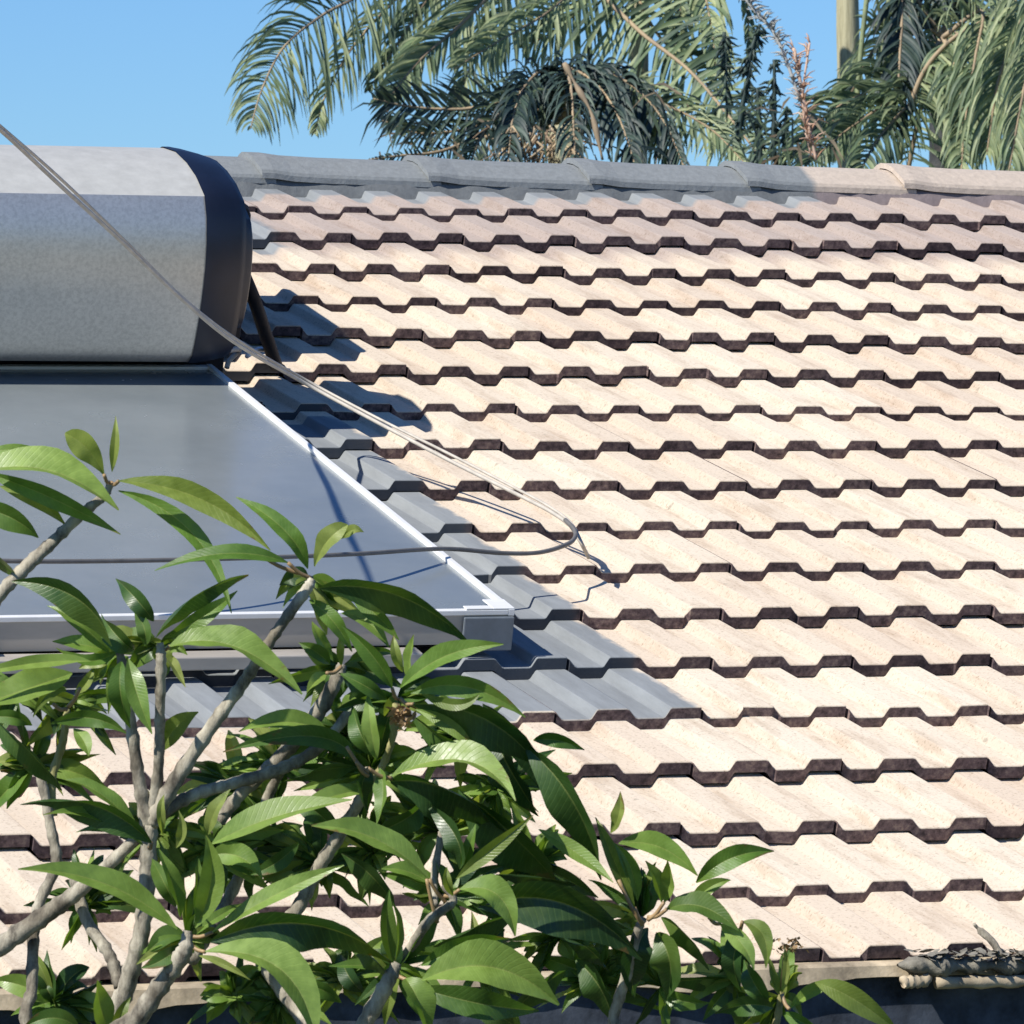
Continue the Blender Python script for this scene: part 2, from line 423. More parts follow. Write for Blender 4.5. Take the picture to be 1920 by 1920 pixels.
def build_slope(rows, v_first):
    mb = MB()
    rr_ = random.Random(5)
    for r_ in range(rows):
        vr = v_first + GAUGE * r_
        if r_ == 0: vr += 0.01
        top = r_ == 0
        k = math.floor(U0 / PER)
        if (k + r_) % 2 == 0: k += 1
        while k * PER < U1:
            ua, ub = k * PER + 0.0662, (k + 2) * PER + 0.0605
            dv, dh, dt = rr_.uniform(-.005, .005), rr_.uniform(-.0018, .0018), rr_.uniform(-.002, .002)
            dh += .004 * math.sin(ua * 1.3 + r_ * .7) + .003 * math.sin(r_ * 1.9 + ua * .4)
            chip = {rr_.randrange(3, 30): rr_.uniform(.002, .007) for _ in range(rr_.choice((0, 0, 1, 2)))}
            skew = rr_.uniform(-.004, .004)
            sh = min(1, max(0, rr_.gauss(0.5, 0.26)))
            prof = tile_profile(ua, ub)
            prof = [(ua - 0.006, prof[0][1] - 0.009), (ua, prof[0][1] - 0.008)] + prof      # interlock under the neighbour
            nP = len(prof)
            L = GAUGE + 0.035 if not top else 0.37
            rows_v = []
            for (s_, drop) in ((L, 0), (GAUGE * 0.5, 0), (0.003, 0.0), (0.0005, 0.001), (0.0, 0.0025)):
                line = []
                for qi, (u, h) in enumerate(prof):
                    fr = (u - ua) / 0.3
                    vv = vr - s_ + dv + (skew * (fr - .5)) - (.03 if qi < 2 else 0) - (chip.get(qi, 0) if s_ < .01 else 0)
                    hh = h - s_ / GAUGE * TK - drop + dh + dt * fr
                    line.append(Vector((u, -vv, hh)))
                rows_v.append(line)
            nose_bot = [Vector((p.x, p.y + 0.0015, p.z + 0.0025 - TK + 0.0005)) for p in rows_v[-1]]
            under = [Vector((p.x, p.y + 0.06, p.z - 0.003)) for p in nose_bot]
            vs = [p for l in rows_v for p in l]
            fs = []
            for a in range(len(rows_v) - 1):
                for q in range(nP - 1):
                    fs.append((a*nP + q, (a+1)*nP + q, (a+1)*nP + q + 1, a*nP + q + 1))
            mb.add(vs, fs, 0, False, sh)
            for a in range(len(rows_v) - 1):       # the bare interlock in the joint
                for q in (0, 1): mb.m[len(mb.m) - len(fs) + a * (nP - 1) + q] = 1
            vs = rows_v[-1] + nose_bot + under
            fs = [(a*nP + q, (a+1)*nP + q, (a+1)*nP + q + 1, a*nP + q + 1) for a in (0, 1) for q in range(nP - 1)]
            mb.add(vs, fs, 1, False, sh)
            k += 2
    return mb
VR = -0.40         # ridge line
slope = build_slope(18, 0.0)
# battens' underlay sheet closing the roof from below
slope.add([(U0, -VR, -0.07), (U1, -VR, -0.07), (U1, -5.40, -0.07), (U0, -5.40, -0.07)], [(0, 3, 2, 1)], 1)
roof = slope.build('roof', [M_top, M_nose], house, ROOF_M, col_name='shade')
# far slope, mirrored about the ridge
ridge_y = W(0, VR).y
MIR = Matrix.Translation((0, 2 * ridge_y, 0)) @ Matrix.Rotation(math.pi, 4, 'Z') @ Matrix.Translation((-1.2 * 2, 0, 0))
far = slope.build('roof', [M_top, M_nose], house, MIR @ ROOF_M, col_name='shade')
far['label'] = 'far slope of the roof beyond the ridge'

# ridge caps
def ridge_cap(x0, x1, lift, cut=0.0):
    """angular cap, thick flared collar at its left end lapping over its neighbour"""
    mb = MB()
    ns = 7
    half = 0.124
    prof0 = [(-half, -0.055), (-half + 0.004, -0.046), (-0.060, -0.009), (-0.03, 0.001), (0.0, 0.005), (0.03, 0.001), (0.060, -0.009), (half - 0.004, -0.046), (half, -0.055)]
    zc = 4.640
    secs = [(0.0, 0.009), (0.045, 0.009), (0.10, 0.003), (0.2, 0.0), (x1 - x0 - 0.02, -0.001), (x1 - x0 + 0.05, -0.002)]
    rings = []
    for (dx, fl) in secs:
        s_ = 1 + fl * 5
        top = [Vector((x0 + dx + (0.012 * abs(y) / half if dx == 0 else 0), ridge_y + y * s_, zc + lift + z + fl - dx * 0.012)) for (y, z) in prof0]
        bot = [Vector((p.x, p.y * 1.0, p.z - 0.014)) for p in top]
        rings.append((top, bot))
    nP = len(prof0)
    for (t0, b0), (t1, b1) in zip(rings, rings[1:]):
        mb.add(t0 + t1, [(q, q + 1, nP + q + 1, nP + q) for q in range(nP - 1)], 0)
        mb.add(b0 + b1, [(q, nP + q, nP + q + 1, q + 1) for q in range(nP - 1)], 0)
        mb.add([t0[0], b0[0], b1[0], t1[0]], [(0, 1, 2, 3)], 0)
        mb.add([t0[-1], b0[-1], b1[-1], t1[-1]], [(3, 2, 1, 0)], 0)
    t0, b0 = rings[0]
    mb.add(t0 + b0, [(q, nP + q, nP + q + 1, q + 1) for q in range(nP - 1)], 0)
    return mb
caps_x = [0.008 + 0.4545 * i for i in range(-10, 17)]
for i, x in enumerate(caps_x):
    if x < -4.7 or x > 6.9: continue
    ridge_cap(x + R3.uniform(-.004, .004), x + 0.4545, R3.uniform(-.002, .002)).build('ridge_cap', M_ridge, roof)
# mortar bedding below the caps
mb = MB()
nseg = 400
for side in (-1, 1):
    vs = []; fs = []
    for i in range(nseg + 1):
        x = -4.7 + (11.5) * i / nseg
        zc = W(0, VR).z
        o = R3.uniform(-.004, .004)
        vs += [(x, ridge_y + side * 0.100, 4.594), (x, ridge_y + side * (0.113 + o * .5), 4.580 + R3.uniform(-.002, .002)), (x, ridge_y + side * (0.122 + o), 4.566), (x, ridge_y + side * (0.136 + o), 4.520)]
        if i: 
            a = (i - 1) * 4; c_ = i * 4
            for q in range(3): fs.append((a + q, a + q + 1, c_ + q + 1, c_ + q) if side < 0 else (a + q, c_ + q, c_ + q + 1, a + q + 1))
    mb.add(vs, fs, 0, True)
mb.build('mortar_bed', M_mortar, roof)

# eave: fascia, gutter, soffit, walls
eave = W(0, 5.44)
ey, ez = eave.y, eave.z
mb = MB(); mb.box((U0, ey - 0.004, ez - 0.24), (U1, ey + 0.02, ez - 0.040)); fb = mb.build('fascia_board', M_gutter, house, bevel=.002)
mb = MB(); mb.box((U0, ey + 0.021, ez - 0.24), (U1, ey + 0.60, ez - 0.225)); mb.build('soffit', M_soffit, house)
# bent sheet flashing tucked below the last tiles, its lower edge wavy
ng = 260; vs = []; fs = []
rf = random.Random(3)
for i in range(ng + 1):
    x = U0 + (U1 - U0) * i / ng
    w_ = .010 * math.sin(x * 5.1) + .006 * math.sin(x * 11.7 + 1) + rf.uniform(-.003, .003)
    vs += [(x, ey + .03, ez - .027), (x, ey - .012, ez - .031), (x, ey - .020, ez - .036), (x, ey - .024 - w_ * .2, ez - .056 - w_), (x, ey - .010, ez - .058 - w_)]
    if i:
        a = (i - 1) * 5; c_ = i * 5
        for q in range(4): fs.append((a + q, a + q + 1, c_ + q + 1, c_ + q))
mb = MB(); mb.add(vs, fs, 0, False); mb.build('eave_flashing', M_fascia, house)
# screw-on joint covers of the fascia
for x in (-3.4, -1.0, 1.4, 3.8):
    mb = MB(); mb.box((x, ey - .0065, ez - .238), (x + .05, ey - .0042, ez - .075)); mb.build('joint_cover', M_gutter, fb)
wy0, wy1 = ey + 0.60, 2 * ridge_y - ey - 0.60
mb = MB()
wx0, wx1, wz = U0 + 0.35, U1 - 0.35, ez - 0.226
# front wall with a window opening, side gables, rear wall
def wall_panel(x0, x1, z0, z1): mb.box((x0, wy0, z0), (x1, wy0 + 0.2, z1))
wins = [(-2.6, -1.2), (1.6, 3.2)]
xs = [wx0] + [c for w_ in wins for c in w_] + [wx1]
for i in range(0, len(xs), 2): wall_panel(xs[i], xs[i + 1], 0, wz)
for (a, b_) in wins:
    wall_panel(a, b_, 0, 0.95); wall_panel(a, b_, 2.1, wz)
mb.box((wx0, wy1 - 0.2, 0), (wx1, wy1, wz))
for x in (wx0, wx1 - 0.2):
    z_r = W(0, VR).z - 0.12
    vs = [(x, wy0 + .2, 0), (x, wy1 - .2, 0), (x, wy1 - .2, wz), (x, ridge_y, z_r), (x, wy0 + .2, wz)]
    vs += [(p[0] + 0.2, p[1], p[2]) for p in vs]
    mb.add(vs, [(0, 4, 3, 2, 1), (5, 6, 7, 8, 9)] + [(q, (q + 1) % 5, 5 + (q + 1) % 5, 5 + q) for q in range(5)])
mb.build('wall', M_wall, house)
M_pane, nt, b = new_mat('window_pane'); b.inputs['Base Color'].default_value = (0.02, 0.025, 0.03, 1); b.inputs['Roughness'].default_value = 0.08
for (a, b_) in wins:
    mb = MB(); y = wy0 + 0.06
    for (p, q) in (((a, y, 0.95), (a + .05, y + .06, 2.1)), ((b_ - .05, y, 0.95), (b_, y + .06, 2.1)), ((a + .05, y, 0.95), (b_ - .05, y + .06, 1.0)), ((a + .05, y, 2.05), (b_ - .05, y + .06, 2.1)), (((a + b_) / 2 - .02, y, 1.0), ((a + b_) / 2 + .02, y + .06, 2.05))): mb.box(p, q)
    wf = mb.build('window', M_alu, house)
    mb = MB(); mb.box((a + .05, y + .02, 1.0), ((a + b_) / 2 - .02, y + .03, 2.05)); mb.box(((a + b_) / 2 + .02, y + .02, 1.0), (b_ - .05, y + .03, 2.05)); mb.build('pane', M_pane, wf)

# heap of wet leaves and a broken bracket lying in the gutter (right of the picture)
def on_y(x, y, Y):
    d = ray(x, y); return CAM + d * ((Y - CAM.y) / d.y)
GY = ey - .045
p0, p1 = on_y(1683, 1812, GY), on_y(1990, 1812, GY)
rem = empty('gutter_remnant', Vector((p0.x, GY, p0.z)), 'crumbling grey remnant of old gutter with two pale strips, at the right of the eave', 'old gutter')
lump = MB(); nl, nr = 60, 12; vs = []; fs = []
for i in range(nl + 1):
    q = i / nl; c = p0.lerp(p1, q)
    r_ = (.015 + .004 * math.sin(q * 9) + .004 * math.sin(q * 31)) * min(1, .15 + q * 7)
    for k in range(nr):
        an = 2 * math.pi * k / nr; rr = r_ * (1 + R3.uniform(-.15, .15))
        vs.append((c.x, c.y + math.cos(an) * rr * 1.5, c.z + .002 + math.sin(an) * rr))
    if i:
        for k in range(nr): fs.append(((i-1)*nr + k, (i-1)*nr + (k+1) % nr, i*nr + (k+1) % nr, i*nr + k))
lump.add(vs, fs, 0, True); lump.build('crust', M_debris, rem)
for (xa, xb) in ((1692, 1742), (1754, 1990)):
    mb = MB(); a_, b_ = on_y(xa, 1843, GY - .012), on_y(xb, 1838, GY - .012)
    n_ = 14
    mb.tube([a_.lerp(b_, i / n_) + Vector((0, 0, .0015 * math.sin(i * 2.1))) for i in range(n_ + 1)], [.0105 * (1 + .1 * math.sin(i * 1.7)) for i in range(n_ + 1)], 8, wob=.1)
    mb.build('pale_strip', M_fascia, rem)
lit = MB()
for i in range(130):
    q = R3.random(); c = p0.lerp(p1, .12 + .88 * q)
    p = Vector((c.x, c.y + R3.uniform(-.03, .03), c.z + .020 + R3.uniform(-.006, .008)))
    d = Vector((R3.uniform(-1, 1), R3.uniform(-1, 1), R3.uniform(-.2, .35))).normalized(); s_ = d.cross(Vector((R3.uniform(-.4, .4), R3.uniform(-.4, .4), 1))).normalized()
    l_, w_ = R3.uniform(.008, .020), R3.uniform(.004, .008)
    lit.add([p - d * l_, p - d * l_ * .4 + s_ * w_, p + d * l_ * .4 + s_ * w_, p + d * l_, p + d * l_ * .4 - s_ * w_, p - d * l_ * .4 - s_ * w_], [(0, 1, 2, 3), (0, 3, 4, 5)], 0, True)
lt = lit.build('leaf_litter', M_debris); tag(lt, 'scrap of small dry leaves lying on the grey gutter remnant at the right', 'leaf litter')
mb = MB()
pb = on_y(1838, 1745, ey - .03)
pb = Vector((pb.x, ey - 0.03, pb.z)); pe = Vector((pb.x + 0.028, ey - 0.055, p0.z + .012))
mb.tube(spline([pb + Vector((-.012, 0, .012)), pb, (pb + pe) / 2 + Vector((.002, 0, .004)), pe], 4), [.003] * 4 + [.0065] * 9, 8, wob=0.1)
tw = mb.build('dry_stick', M_bark); tag(tw, 'short dry stick poking out of the leaf litter in the gutter', 'stick')

# ------------------------------------------------------------------ solar water heater
heater = empty('solar_water_heater', W(-1.9, 2.6, 0.0), 'solar water heater on the roof with a grey metal tank above a glazed collector', 'solar heater')
SEAM = -0.92
TP = [(1.80, .540), (1.89, .551), (1.975, .546), (2.050, .532), (2.118, .506), (2.146, .462), (2.160, .41), (2.166, .36), (2.163, .30), (2.152, .235), (2.138, .185), (2.128, .158), (2.102, .134), (2.05, .122), (1.98, .118), (1.90, .118), (1.82, .125), (1.75, .145), (1.70, .19), (1.675, .25), (1.668, .33), (1.68, .41), (1.705, .475), (1.745, .515)]
CVc, CHc = 1.925, 0.315
def tank_ring(u, sc=1.0):
    return [Vector((u, -(CVc + (v - CVc) * sc), CHc + (h - CHc) * sc)) for (v, h) in TP]
def loft(mb, rings, mat=0, closed_end=None, smooth=True):
    n_ = len(rings[0]); vs = [p for r_ in rings for p in r_]; fs = []
    for a in range(len(rings) - 1):
        for q in range(n_):
            q2 = (q + 1) % n_
            fs.append((a*n_ + q, (a+1)*n_ + q, (a+1)*n_ + q2, a*n_ + q2))
    mb.add(vs, fs, mat, smooth)
    if closed_end in ('end', 'both'): mb.add(rings[-1], [tuple(range(n_))], mat, False)
    if closed_end in ('start', 'both'): mb.add(rings[0], [tuple(range(n_ - 1, -1, -1))], mat, False)
mb = MB()
def strip(i0, i1):
    us = (-3.15, -2.9, -2.2, -1.5, SEAM); vs = []; k = i1 - i0 + 1
    for u in us: r_ = tank_ring(u); vs += [r_[q % len(TP)] for q in range(i0, i1 + 1)]
    mb.add(vs, [(a*k + q, (a+1)*k + q, (a+1)*k + q + 1, a*k + q + 1) for a in range(len(us) - 1) for q in range(k - 1)], 0, True)
strip(4, len(TP))
top_strip = len(mb.f); strip(0, 4)          # wrap and sunlit top strip meet in a pressed edge
for i in range(top_strip, len(mb.f)): mb.m[i] = 1
tank = mb.build('tank', [M_tank, M_top_sunlit], heater, ROOF_M)
# the pressed edge where top strip and wrap meet
me = tank.data
for name_, us in (('tank_cap', (SEAM, 1)), ('tank_cap', (-3.15, -1))):
    u0, sg = us
    mb = MB()
    loft(mb, [tank_ring(u0 - sg * .012, 1.012), tank_ring(u0 + sg * .004, 1.012), tank_ring(u0 + sg * .03, .995), tank_ring(u0 + sg * .07, .955), tank_ring(u0 + sg * .085, .93), tank_ring(u0 + sg * .088, .88)], 0)
    loft(mb, [tank_ring(u0 + sg * .088, .88), tank_ring(u0 + sg * .087, .70), tank_ring(u0 + sg * .12, .66), tank_ring(u0 + sg * .127, .60)], 0, 'end')
    mb.build('tank_cap', M_cap, tank, ROOF_M)
# legs under the tank ends
for ul in (-0.955, -2.95):
    mb = MB()
    mb.box((ul, -1.975, 0.002), (ul + .150, -1.78, .24)); mb.build('support_leg', M_black, heater, ROOF_M, bevel=0.004)
mb = MB(); mb.box((-2.84, -1.972, 0.003), (-.956, -1.80, .105)); mb.build('dark_gap_fill', M_black, heater, ROOF_M, bevel=.004)  # black box added to keep the shaded gap under the tank dark
# black strut pipe down to the tiles
mb = MB()
a = W(-0.80, 1.78, 0.36); p0 = at(468, 540, (a - CAM).dot(RZ)); p2 = onroof(517, 684, 0.0); p1 = (p0 + p2) / 2 + Vector((.004, 0, -.01))
mb.tube(spline([W(-.80, 1.80, .40), p0, p1, p2], 6), .0155, 10); mb.build('strut', M_black, heater)
# unseen box behind the tank, added to cast a shadow on the tiles
mb = MB(); mb.box((-1.35, -1.50, 0.0), (-0.60, -0.90, .345)); vb = mb.build('shadow_box', M_black, heater, ROOF_M, bevel=0.03)
# outlet elbow with a white clip
mb = MB(); mb.tube(spline([W(-.83, 1.98, .12), onroof(448, 655, .06), onroof(430, 676, .035), onroof(425, 690, .02)], 5), .006, 8); mb.build('pipe', M_cable_l, heater)
mb = MB(); mb.tube(spline([onroof(463, 668, .05), onroof(485, 655, .05), onroof(508, 660, .03), onroof(520, 668, .01)], 5), .0055, 8); mb.build('pipe', M_white, heater)
# collector
CU1, CV0, CV1, CH0, CH1 = -0.822, 1.988, 3.83, 0.03, 0.10
COLL_M = ROOF_M @ Matrix.Translation((-.822, -2.9, 0)) @ Matrix.Rotation(.0172, 4, 'Z') @ Matrix.Translation((.822, 2.9, 0))
CU0 = -3.15
FW = 0.013
coll = MB()
coll.box((CU0 + .003, -CV1 + .003, CH0), (CU1 - .003, -CV0 - .003, CH1 - .012))
co = coll.build('collector', M_alu_front, heater, COLL_M)
fr = MB()
fr.box((CU1 - FW, -CV1, CH1 - .014), (CU1, -CV0, CH1)); fr.box((CU0, -CV1, CH1 - .030), (CU0 + FW, -CV0, CH1))
fr.box((CU0 + FW, -CV1, CH1 - .012), (CU1 - FW, -CV1 + FW * 1.1, CH1 - .0015)); fr.box((CU0 + FW, -CV0 - FW * 1.5, CH1 - .030), (CU1 - FW, -CV0, CH1 - .0015))
fr.box((-2.07, -CV1 + FW * 1.1, CH1 - .028), (-2.04, -CV0 - FW * 1.5, CH1 - .002))
fr.build('frame', M_alu, co, COLL_M, bevel=0.0015)
gl = MB()
for (a, b_) in ((CU0 + FW, -2.07), (-2.04, CU1 - FW)):
    gl.box((a, -CV1 + FW * 1.1, CH1 - .020), (b_, -CV0 - FW * 1.5, CH1 - .008))
gl.build('glass', M_glass, co, COLL_M)
cb = MB()
cb.add([(CU1 - .10, -CV1 + .05, CH1 + .0010), (CU1 - FW, -CV1 + FW, CH1 + .0010)], [])
cb = MB()
cb.box((CU1 - .045, -CV1 + .0005, CH1 - .001), (CU1 - .0005, -CV1 + .06, CH1 + .002)); cb.box((CU1 - .10, -CV1 + .0005, CH1 - .001), (CU1 - .0455, -CV1 + .020, CH1 + .002))
cb.build('corner_bracket', M_alu, co, COLL_M, bevel=0.001)
cb = MB(); cb.box((CU1 - .105, -CV1 - .006, CH0 - .012), (CU1 - .001, -CV1 - .0005, CH1 - .014)); cb.build('corner_cover', M_bluegrey, co, COLL_M, bevel=0.004)
# mounting rail under the front edge
rl = MB(); rl.box((-3.2, -CV1 - .050, 0.003), (CU1 - .20, -CV1 - .008, .030)); rl.build('mounting_rail', M_alu_front, heater, COLL_M, bevel=0.003)
for ux in (-2.9, -2.16, -1.92):
    rl = MB(); rl.box((ux, -CV1 - .030, .031), (ux + .03, -CV1 - .004, CH1 - .02)); rl.build('rail_clamp', M_alu, heater, COLL_M, bevel=0.002)

# ------------------------------------------------------------------ cables
def P(x, y, h=None, d=None): return onroof(x, y, h) if d is None else at(x, y, d)
cab = empty('twin_cable', onroof(1105, 1045, .01), 'beige twin cable hanging in front of the tank and ending on the cream tiles', 'cable')
c1 = [P(-260, 20, d=10.3), P(-120, 145, d=10.8), P(0, 243, d=11.2), P(110, 345, d=11.6), P(230, 455, d=11.95), P(340, 560, d=12.3), P(440, 642, d=12.55), P(560, 712, h=.155), P(700, 788, .105), P(840, 862, .085), P(960, 922, .075), P(1030, 958, .07), P(1068, 985, .06), P(1086, 1012, .045), P(1104, 1046, .004)]
mb = MB(); mb.tube(spline(c1, 8), .0042, 8); mb.build('strand', M_cable_l, cab)
c2 = [P(-260, 10, d=10.32), P(-120, 136, d=10.82), P(0, 236, d=11.22), P(110, 332, d=11.62), P(230, 447, d=11.97), P(340, 556, d=12.32), P(440, 634, d=12.57), P(560, 705, h=.16), P(700, 780, .11), P(840, 850, .09), P(960, 912, .08), P(1030, 950, .075), P(1070, 980, .066), P(1090, 1016, .05), P(1100, 1038, .018)]
mb = MB(); mb.tube(spline(c2, 8), .0032, 8); mb.build('strand', M_cable_l, cab)
c3 = [P(1060, 975, .075), P(1076, 992, .074), P(1078, 1008, .074), P(1060, 1022, .076), P(1010, 1036, .08), P(940, 1037, .09), P(830, 1029, .118), P(680, 1038, .15), P(540, 1044, .17), P(400, 1048, .19), P(200, 1052, .21), P(20, 1052, .23), P(-200, 1045, .25)]
mb = MB(); mb.tube(spline(c3, 8), .0047, 8); o = mb.build('dark_cable', M_cable_d); tag(o, 'dark grey cable looping back from the roof across the solar collector glass', 'cable')

# ------------------------------------------------------------------ leaves
class LeafMB(MB):
    def __init__(s): super().__init__(); s.uv = []
    def leaf(s, b, m_, t, wpx_m, roll, shade, mat=0, fold=0.35, seg=12, shape=None, under=0.0):
        """b,m_,t world points of base, middle, tip; wpx_m half width (m); roll turns the blade about its axis"""
        ctrl = m_ * 2 - (b + t) * 0.5
        pts = []
        for i in range(seg + 1):
            q = i / seg
            pts.append(b * (1-q)**2 + ctrl * 2*q*(1-q) + t * q*q)
        cs = (-1.0, -0.55, -1e-6, 1e-6, 0.55, 1.0)
        o = len(s.v)
        wave = R3.uniform(0, 6); wamp = R3.uniform(.0, .22); twist = R3.uniform(.15, .55)
        for i, p in enumerate(pts):
            q = i / seg
            tg = (pts[min(i+1, seg)] - pts[max(i-1, 0)]).normalized()
            view = (CAM - p).normalized()
            side = tg.cross(view).normalized()
            nrm = side.cross(tg).normalized()
            rl_ = roll + twist * math.sin(q * 2.4 + wave)
            sd = side * math.cos(rl_) + nrm * math.sin(rl_); nn = nrm * math.cos(rl_) - side * math.sin(rl_)
            w_ = wpx_m * (math.sin(math.pi * min(1, q ** 0.88)) ** 1.0) * (1.0 if q < .97 else 0.5)
            w_ = max(w_, wpx_m * 0.05)
            if shape == 'spoon': w_ = wpx_m * max(0.06, math.sin(math.pi * q ** 1.4) ** 0.7)
            for c in cs:
                z = abs(c) * fold * w_ + wamp * w_ * math.sin(q * 14 + wave) * abs(c)
                s.v.append(tuple(p + sd * (c * w_) + nn * z)); s.uv.append((q, c))
        n_ = len(cs)
        for i in range(seg):
            for c in (0, 1, 3, 4):
                s.f.append((o + i*n_ + c, o + i*n_ + c + 1, o + (i+1)*n_ + c + 1, o + (i+1)*n_ + c))
                s.m.append(mat); s.sm.append(True); s.col.append(shade)
    def build_uv(s, *a, **k):
        ob = s.build(*a, **k)
        uvl = ob.data.uv_layers.new(name='UVMap')
        idx = [0] * len(ob.data.loops); ob.data.loops.foreach_get('vertex_index', idx)
        while len(s.uv) < len(s.v): s.uv.append((0, 0.4))
        flat = [c for i in idx for c in s.uv[i]]
        uvl.data.foreach_set('uv', flat)
        return ob

TD = 9.0                                     # distance of the garden tree
PX = TD / (F * 1920)                         # metres per photo pixel there
tree_base = Vector((*at(380, 1500, TD + .1).xy, 0.0))
tree = empty('garden_tree', tree_base, 'leafy garden tree with pale stubby branches and long green leaves, in front of the roof', 'tree')
BR = {  # branches: list of (x, y, d offset, radius px)
 'b1': [(-150, 1330, .05, 22), (-60, 1200, .03, 19), (0, 1115, 0, 17), (50, 1062, 0, 18), (100, 1015, 0, 16), (155, 962, 0, 14), (195, 930, 0, 11), (208, 905, 0, 9)],
 'b2': [(283, 1545, .02, 22), (325, 1470, 0, 21), (395, 1365, -.02, 18), (455, 1282, -.03, 16), (492, 1225, -.04, 15), (525, 1175, -.05, 14), (575, 1105, -.06, 15), (586, 1085, -.06, 9)],
 'b3': [(285, 1530, .02, 18), (297, 1440, 0, 14), (300, 1330, -.03, 13), (302, 1240, -.05, 14), (300, 1205, -.05, 9)],
 'b4': [(278, 1550, .02, 20), (262, 1470, .01, 17), (246, 1360, 0, 15), (232, 1260, -.02, 13), (222, 1215, -.02, 9)],
 'b5': [(285, 1535, .02, 17), (360, 1492, .03, 17), (433, 1470, .04, 16), (530, 1440, .05, 17), (600, 1400, .06, 15), (660, 1330, .07, 13)],
 'b6': [(395, 1560, .10, 17), (450, 1490, .1, 17), (520, 1425, .1, 19), (590, 1345, .08, 21), (630, 1275, .07, 18), (642, 1245, .07, 12)],
 'tr': [(215, 1960, .08, 28), (238, 1850, .06, 24), (265, 1750, .04, 22), (276, 1640, .03, 22), (280, 1545, .02, 22)],
 'b7': [(-140, 1880, .1, 28), (0, 1775, .1, 26), (90, 1712, .1, 24), (150, 1668, .08, 20), (235, 1592, .05, 16), (280, 1545, .03, 12)],
 'b8': [(62, 1960, .1, 17), (60, 1850, .12, 16), (64, 1745, .14, 16), (75, 1690, .14, 15), (105, 1620, .15, 15), (95, 1550, .15, 14), (78, 1465, .15, 13), (60, 1430, .15, 8)],
 'b9': [(100, 1530, .16, 11), (98, 1460, .16, 11), (118, 1390, .15, 11), (126, 1330, .14, 8)],
 'b10': [(210, 1990, -.05, 30), (262, 1905, -.08, 26), (310, 1835, -.1, 24), (345, 1785, -.12, 22), (352, 1745, -.12, 11)],
 'b11': [(500, 1800, .1, 19), (560, 1700, .1, 19), (597, 1628, .1, 18), (640, 1560, .08, 17), (680, 1490, .05, 15), (692, 1440, .04, 10)],
 'b12': [(360, 1800, .0, 17), (420, 1700, .12, 16), (467, 1600, .14, 15), (500, 1500, .15, 14), (530, 1440, .13, 11)],
 'b13': [(610, 2030, -.05, 24), (680, 1925, -.08, 22), (728, 1840, -.1, 20), (745, 1805, -.1, 12)],
 'b14': [(700, 1870, .02, 16), (765, 1785, .0, 13), (805, 1725, -.03, 13), (850, 1690, -.04, 11), (830, 1660, -.04, 7)],
 'b15': [(1120, 2000, .05, 16), (1152, 1900, .05, 15), (1180, 1810, .02, 14), (1196, 1745, 0, 12), (1208, 1720, 0, 9)],
 'b16': [(695, 1470, .04, 11), (715, 1440, .03, 10), (736, 1385, .0, 9), (742, 1320, -.02, 9)],
 'b17': [(1430, 2000, .1, 12), (1455, 1920, .1, 10), (1466, 1860, .1, 8)],
 'b18': [(135, 1620, .13, 16), (160, 1720, .12, 15), (205, 1790, .1, 16), (225, 1850, .08, 17)],
 'b19': [(815, 1700, .0, 10), (815, 1640, .03, 11), (828, 1560, .05, 9)],
 'b20': [(30, 1620, .1, 10), (140, 1650, .1, 11), (40, 1700, .12, 10)],
}
del BR['b20']
# limbs below the picture, down to the trunk
fork = at(430, 2560, TD + .12)
lower = {'b1': (-150, 1330), 'b7': (-140, 1880), 'tr': (215, 1960), 'b8': (62, 1960), 'b10': (210, 1990), 'b13': (610, 2030), 'b15': (1120, 2000), 'b17': (1430, 2000), 'b11': (500, 1800), 'b12': None}
for k, pts in BR.items():
    P3 = [at(x, y, TD + d) for (x, y, d, r_) in pts]; rd = [r_ * PX * 0.71 for (*_, r_) in pts]
    if k in ('b1', 'b7', 'tr', 'b8', 'b10', 'b13', 'b15', 'b17'):
        far_ = P3[0]
        if k == 'b1':
            P3 = [fork, at(-120, 2250, TD + .1), at(-300, 1750, TD + .08), far_] + P3[1:]; rd = [rd[0] * 1.9, rd[0] * 1.6, rd[0] * 1.3, rd[0]] + rd[1:]
        else:
            P3 = [fork, fork.lerp(far_, .5) + Vector((0, 0, -.05)), far_] + P3[1:]; rd = [rd[0] * 1.7, rd[0] * 1.35, rd[0]] + rd[1:]
    if k == 'b11':
        P3 = [at(620, 2010, TD), at(560, 1900, TD + .08)] + P3; rd = [rd[0]] * 2 + rd
    sp_ = spline(P3, 10)
    rs = []
    for i in range(len(sp_)):
        q = i / 10; j = min(int(q), len(rd) - 2); rs.append(rd[j] + (rd[j + 1] - rd[j]) * (q - j))
        rs[-1] *= 1 + 0.05 * math.sin(i * 1.9) + R3.uniform(-.04, .04) + (.16 if i % 5 == 3 else 0)     # leaf-scar rings
    mb = MB(); mb.tube(sp_, rs, 12, wob=.03)
    mb.build('branch', M_twig if k in ('b9', 'b16', 'b17') else M_bark, tree)
mb = MB()
mb.tube(spline([tree_base + Vector((0, 0, -.02)), tree_base + Vector((.01, 0, .6)), (tree_base + fork) / 2 + Vector((-.03, .02, .3)), fork + Vector((0, 0, .02))], 6), [.11, .10, .095, .09, .088, .086, .084, .082, .08, .078, .076, .074, .072, .07, .068, .066, .064, .062, .06], 14, wob=.05)
mb.build('trunk', M_bark, tree)

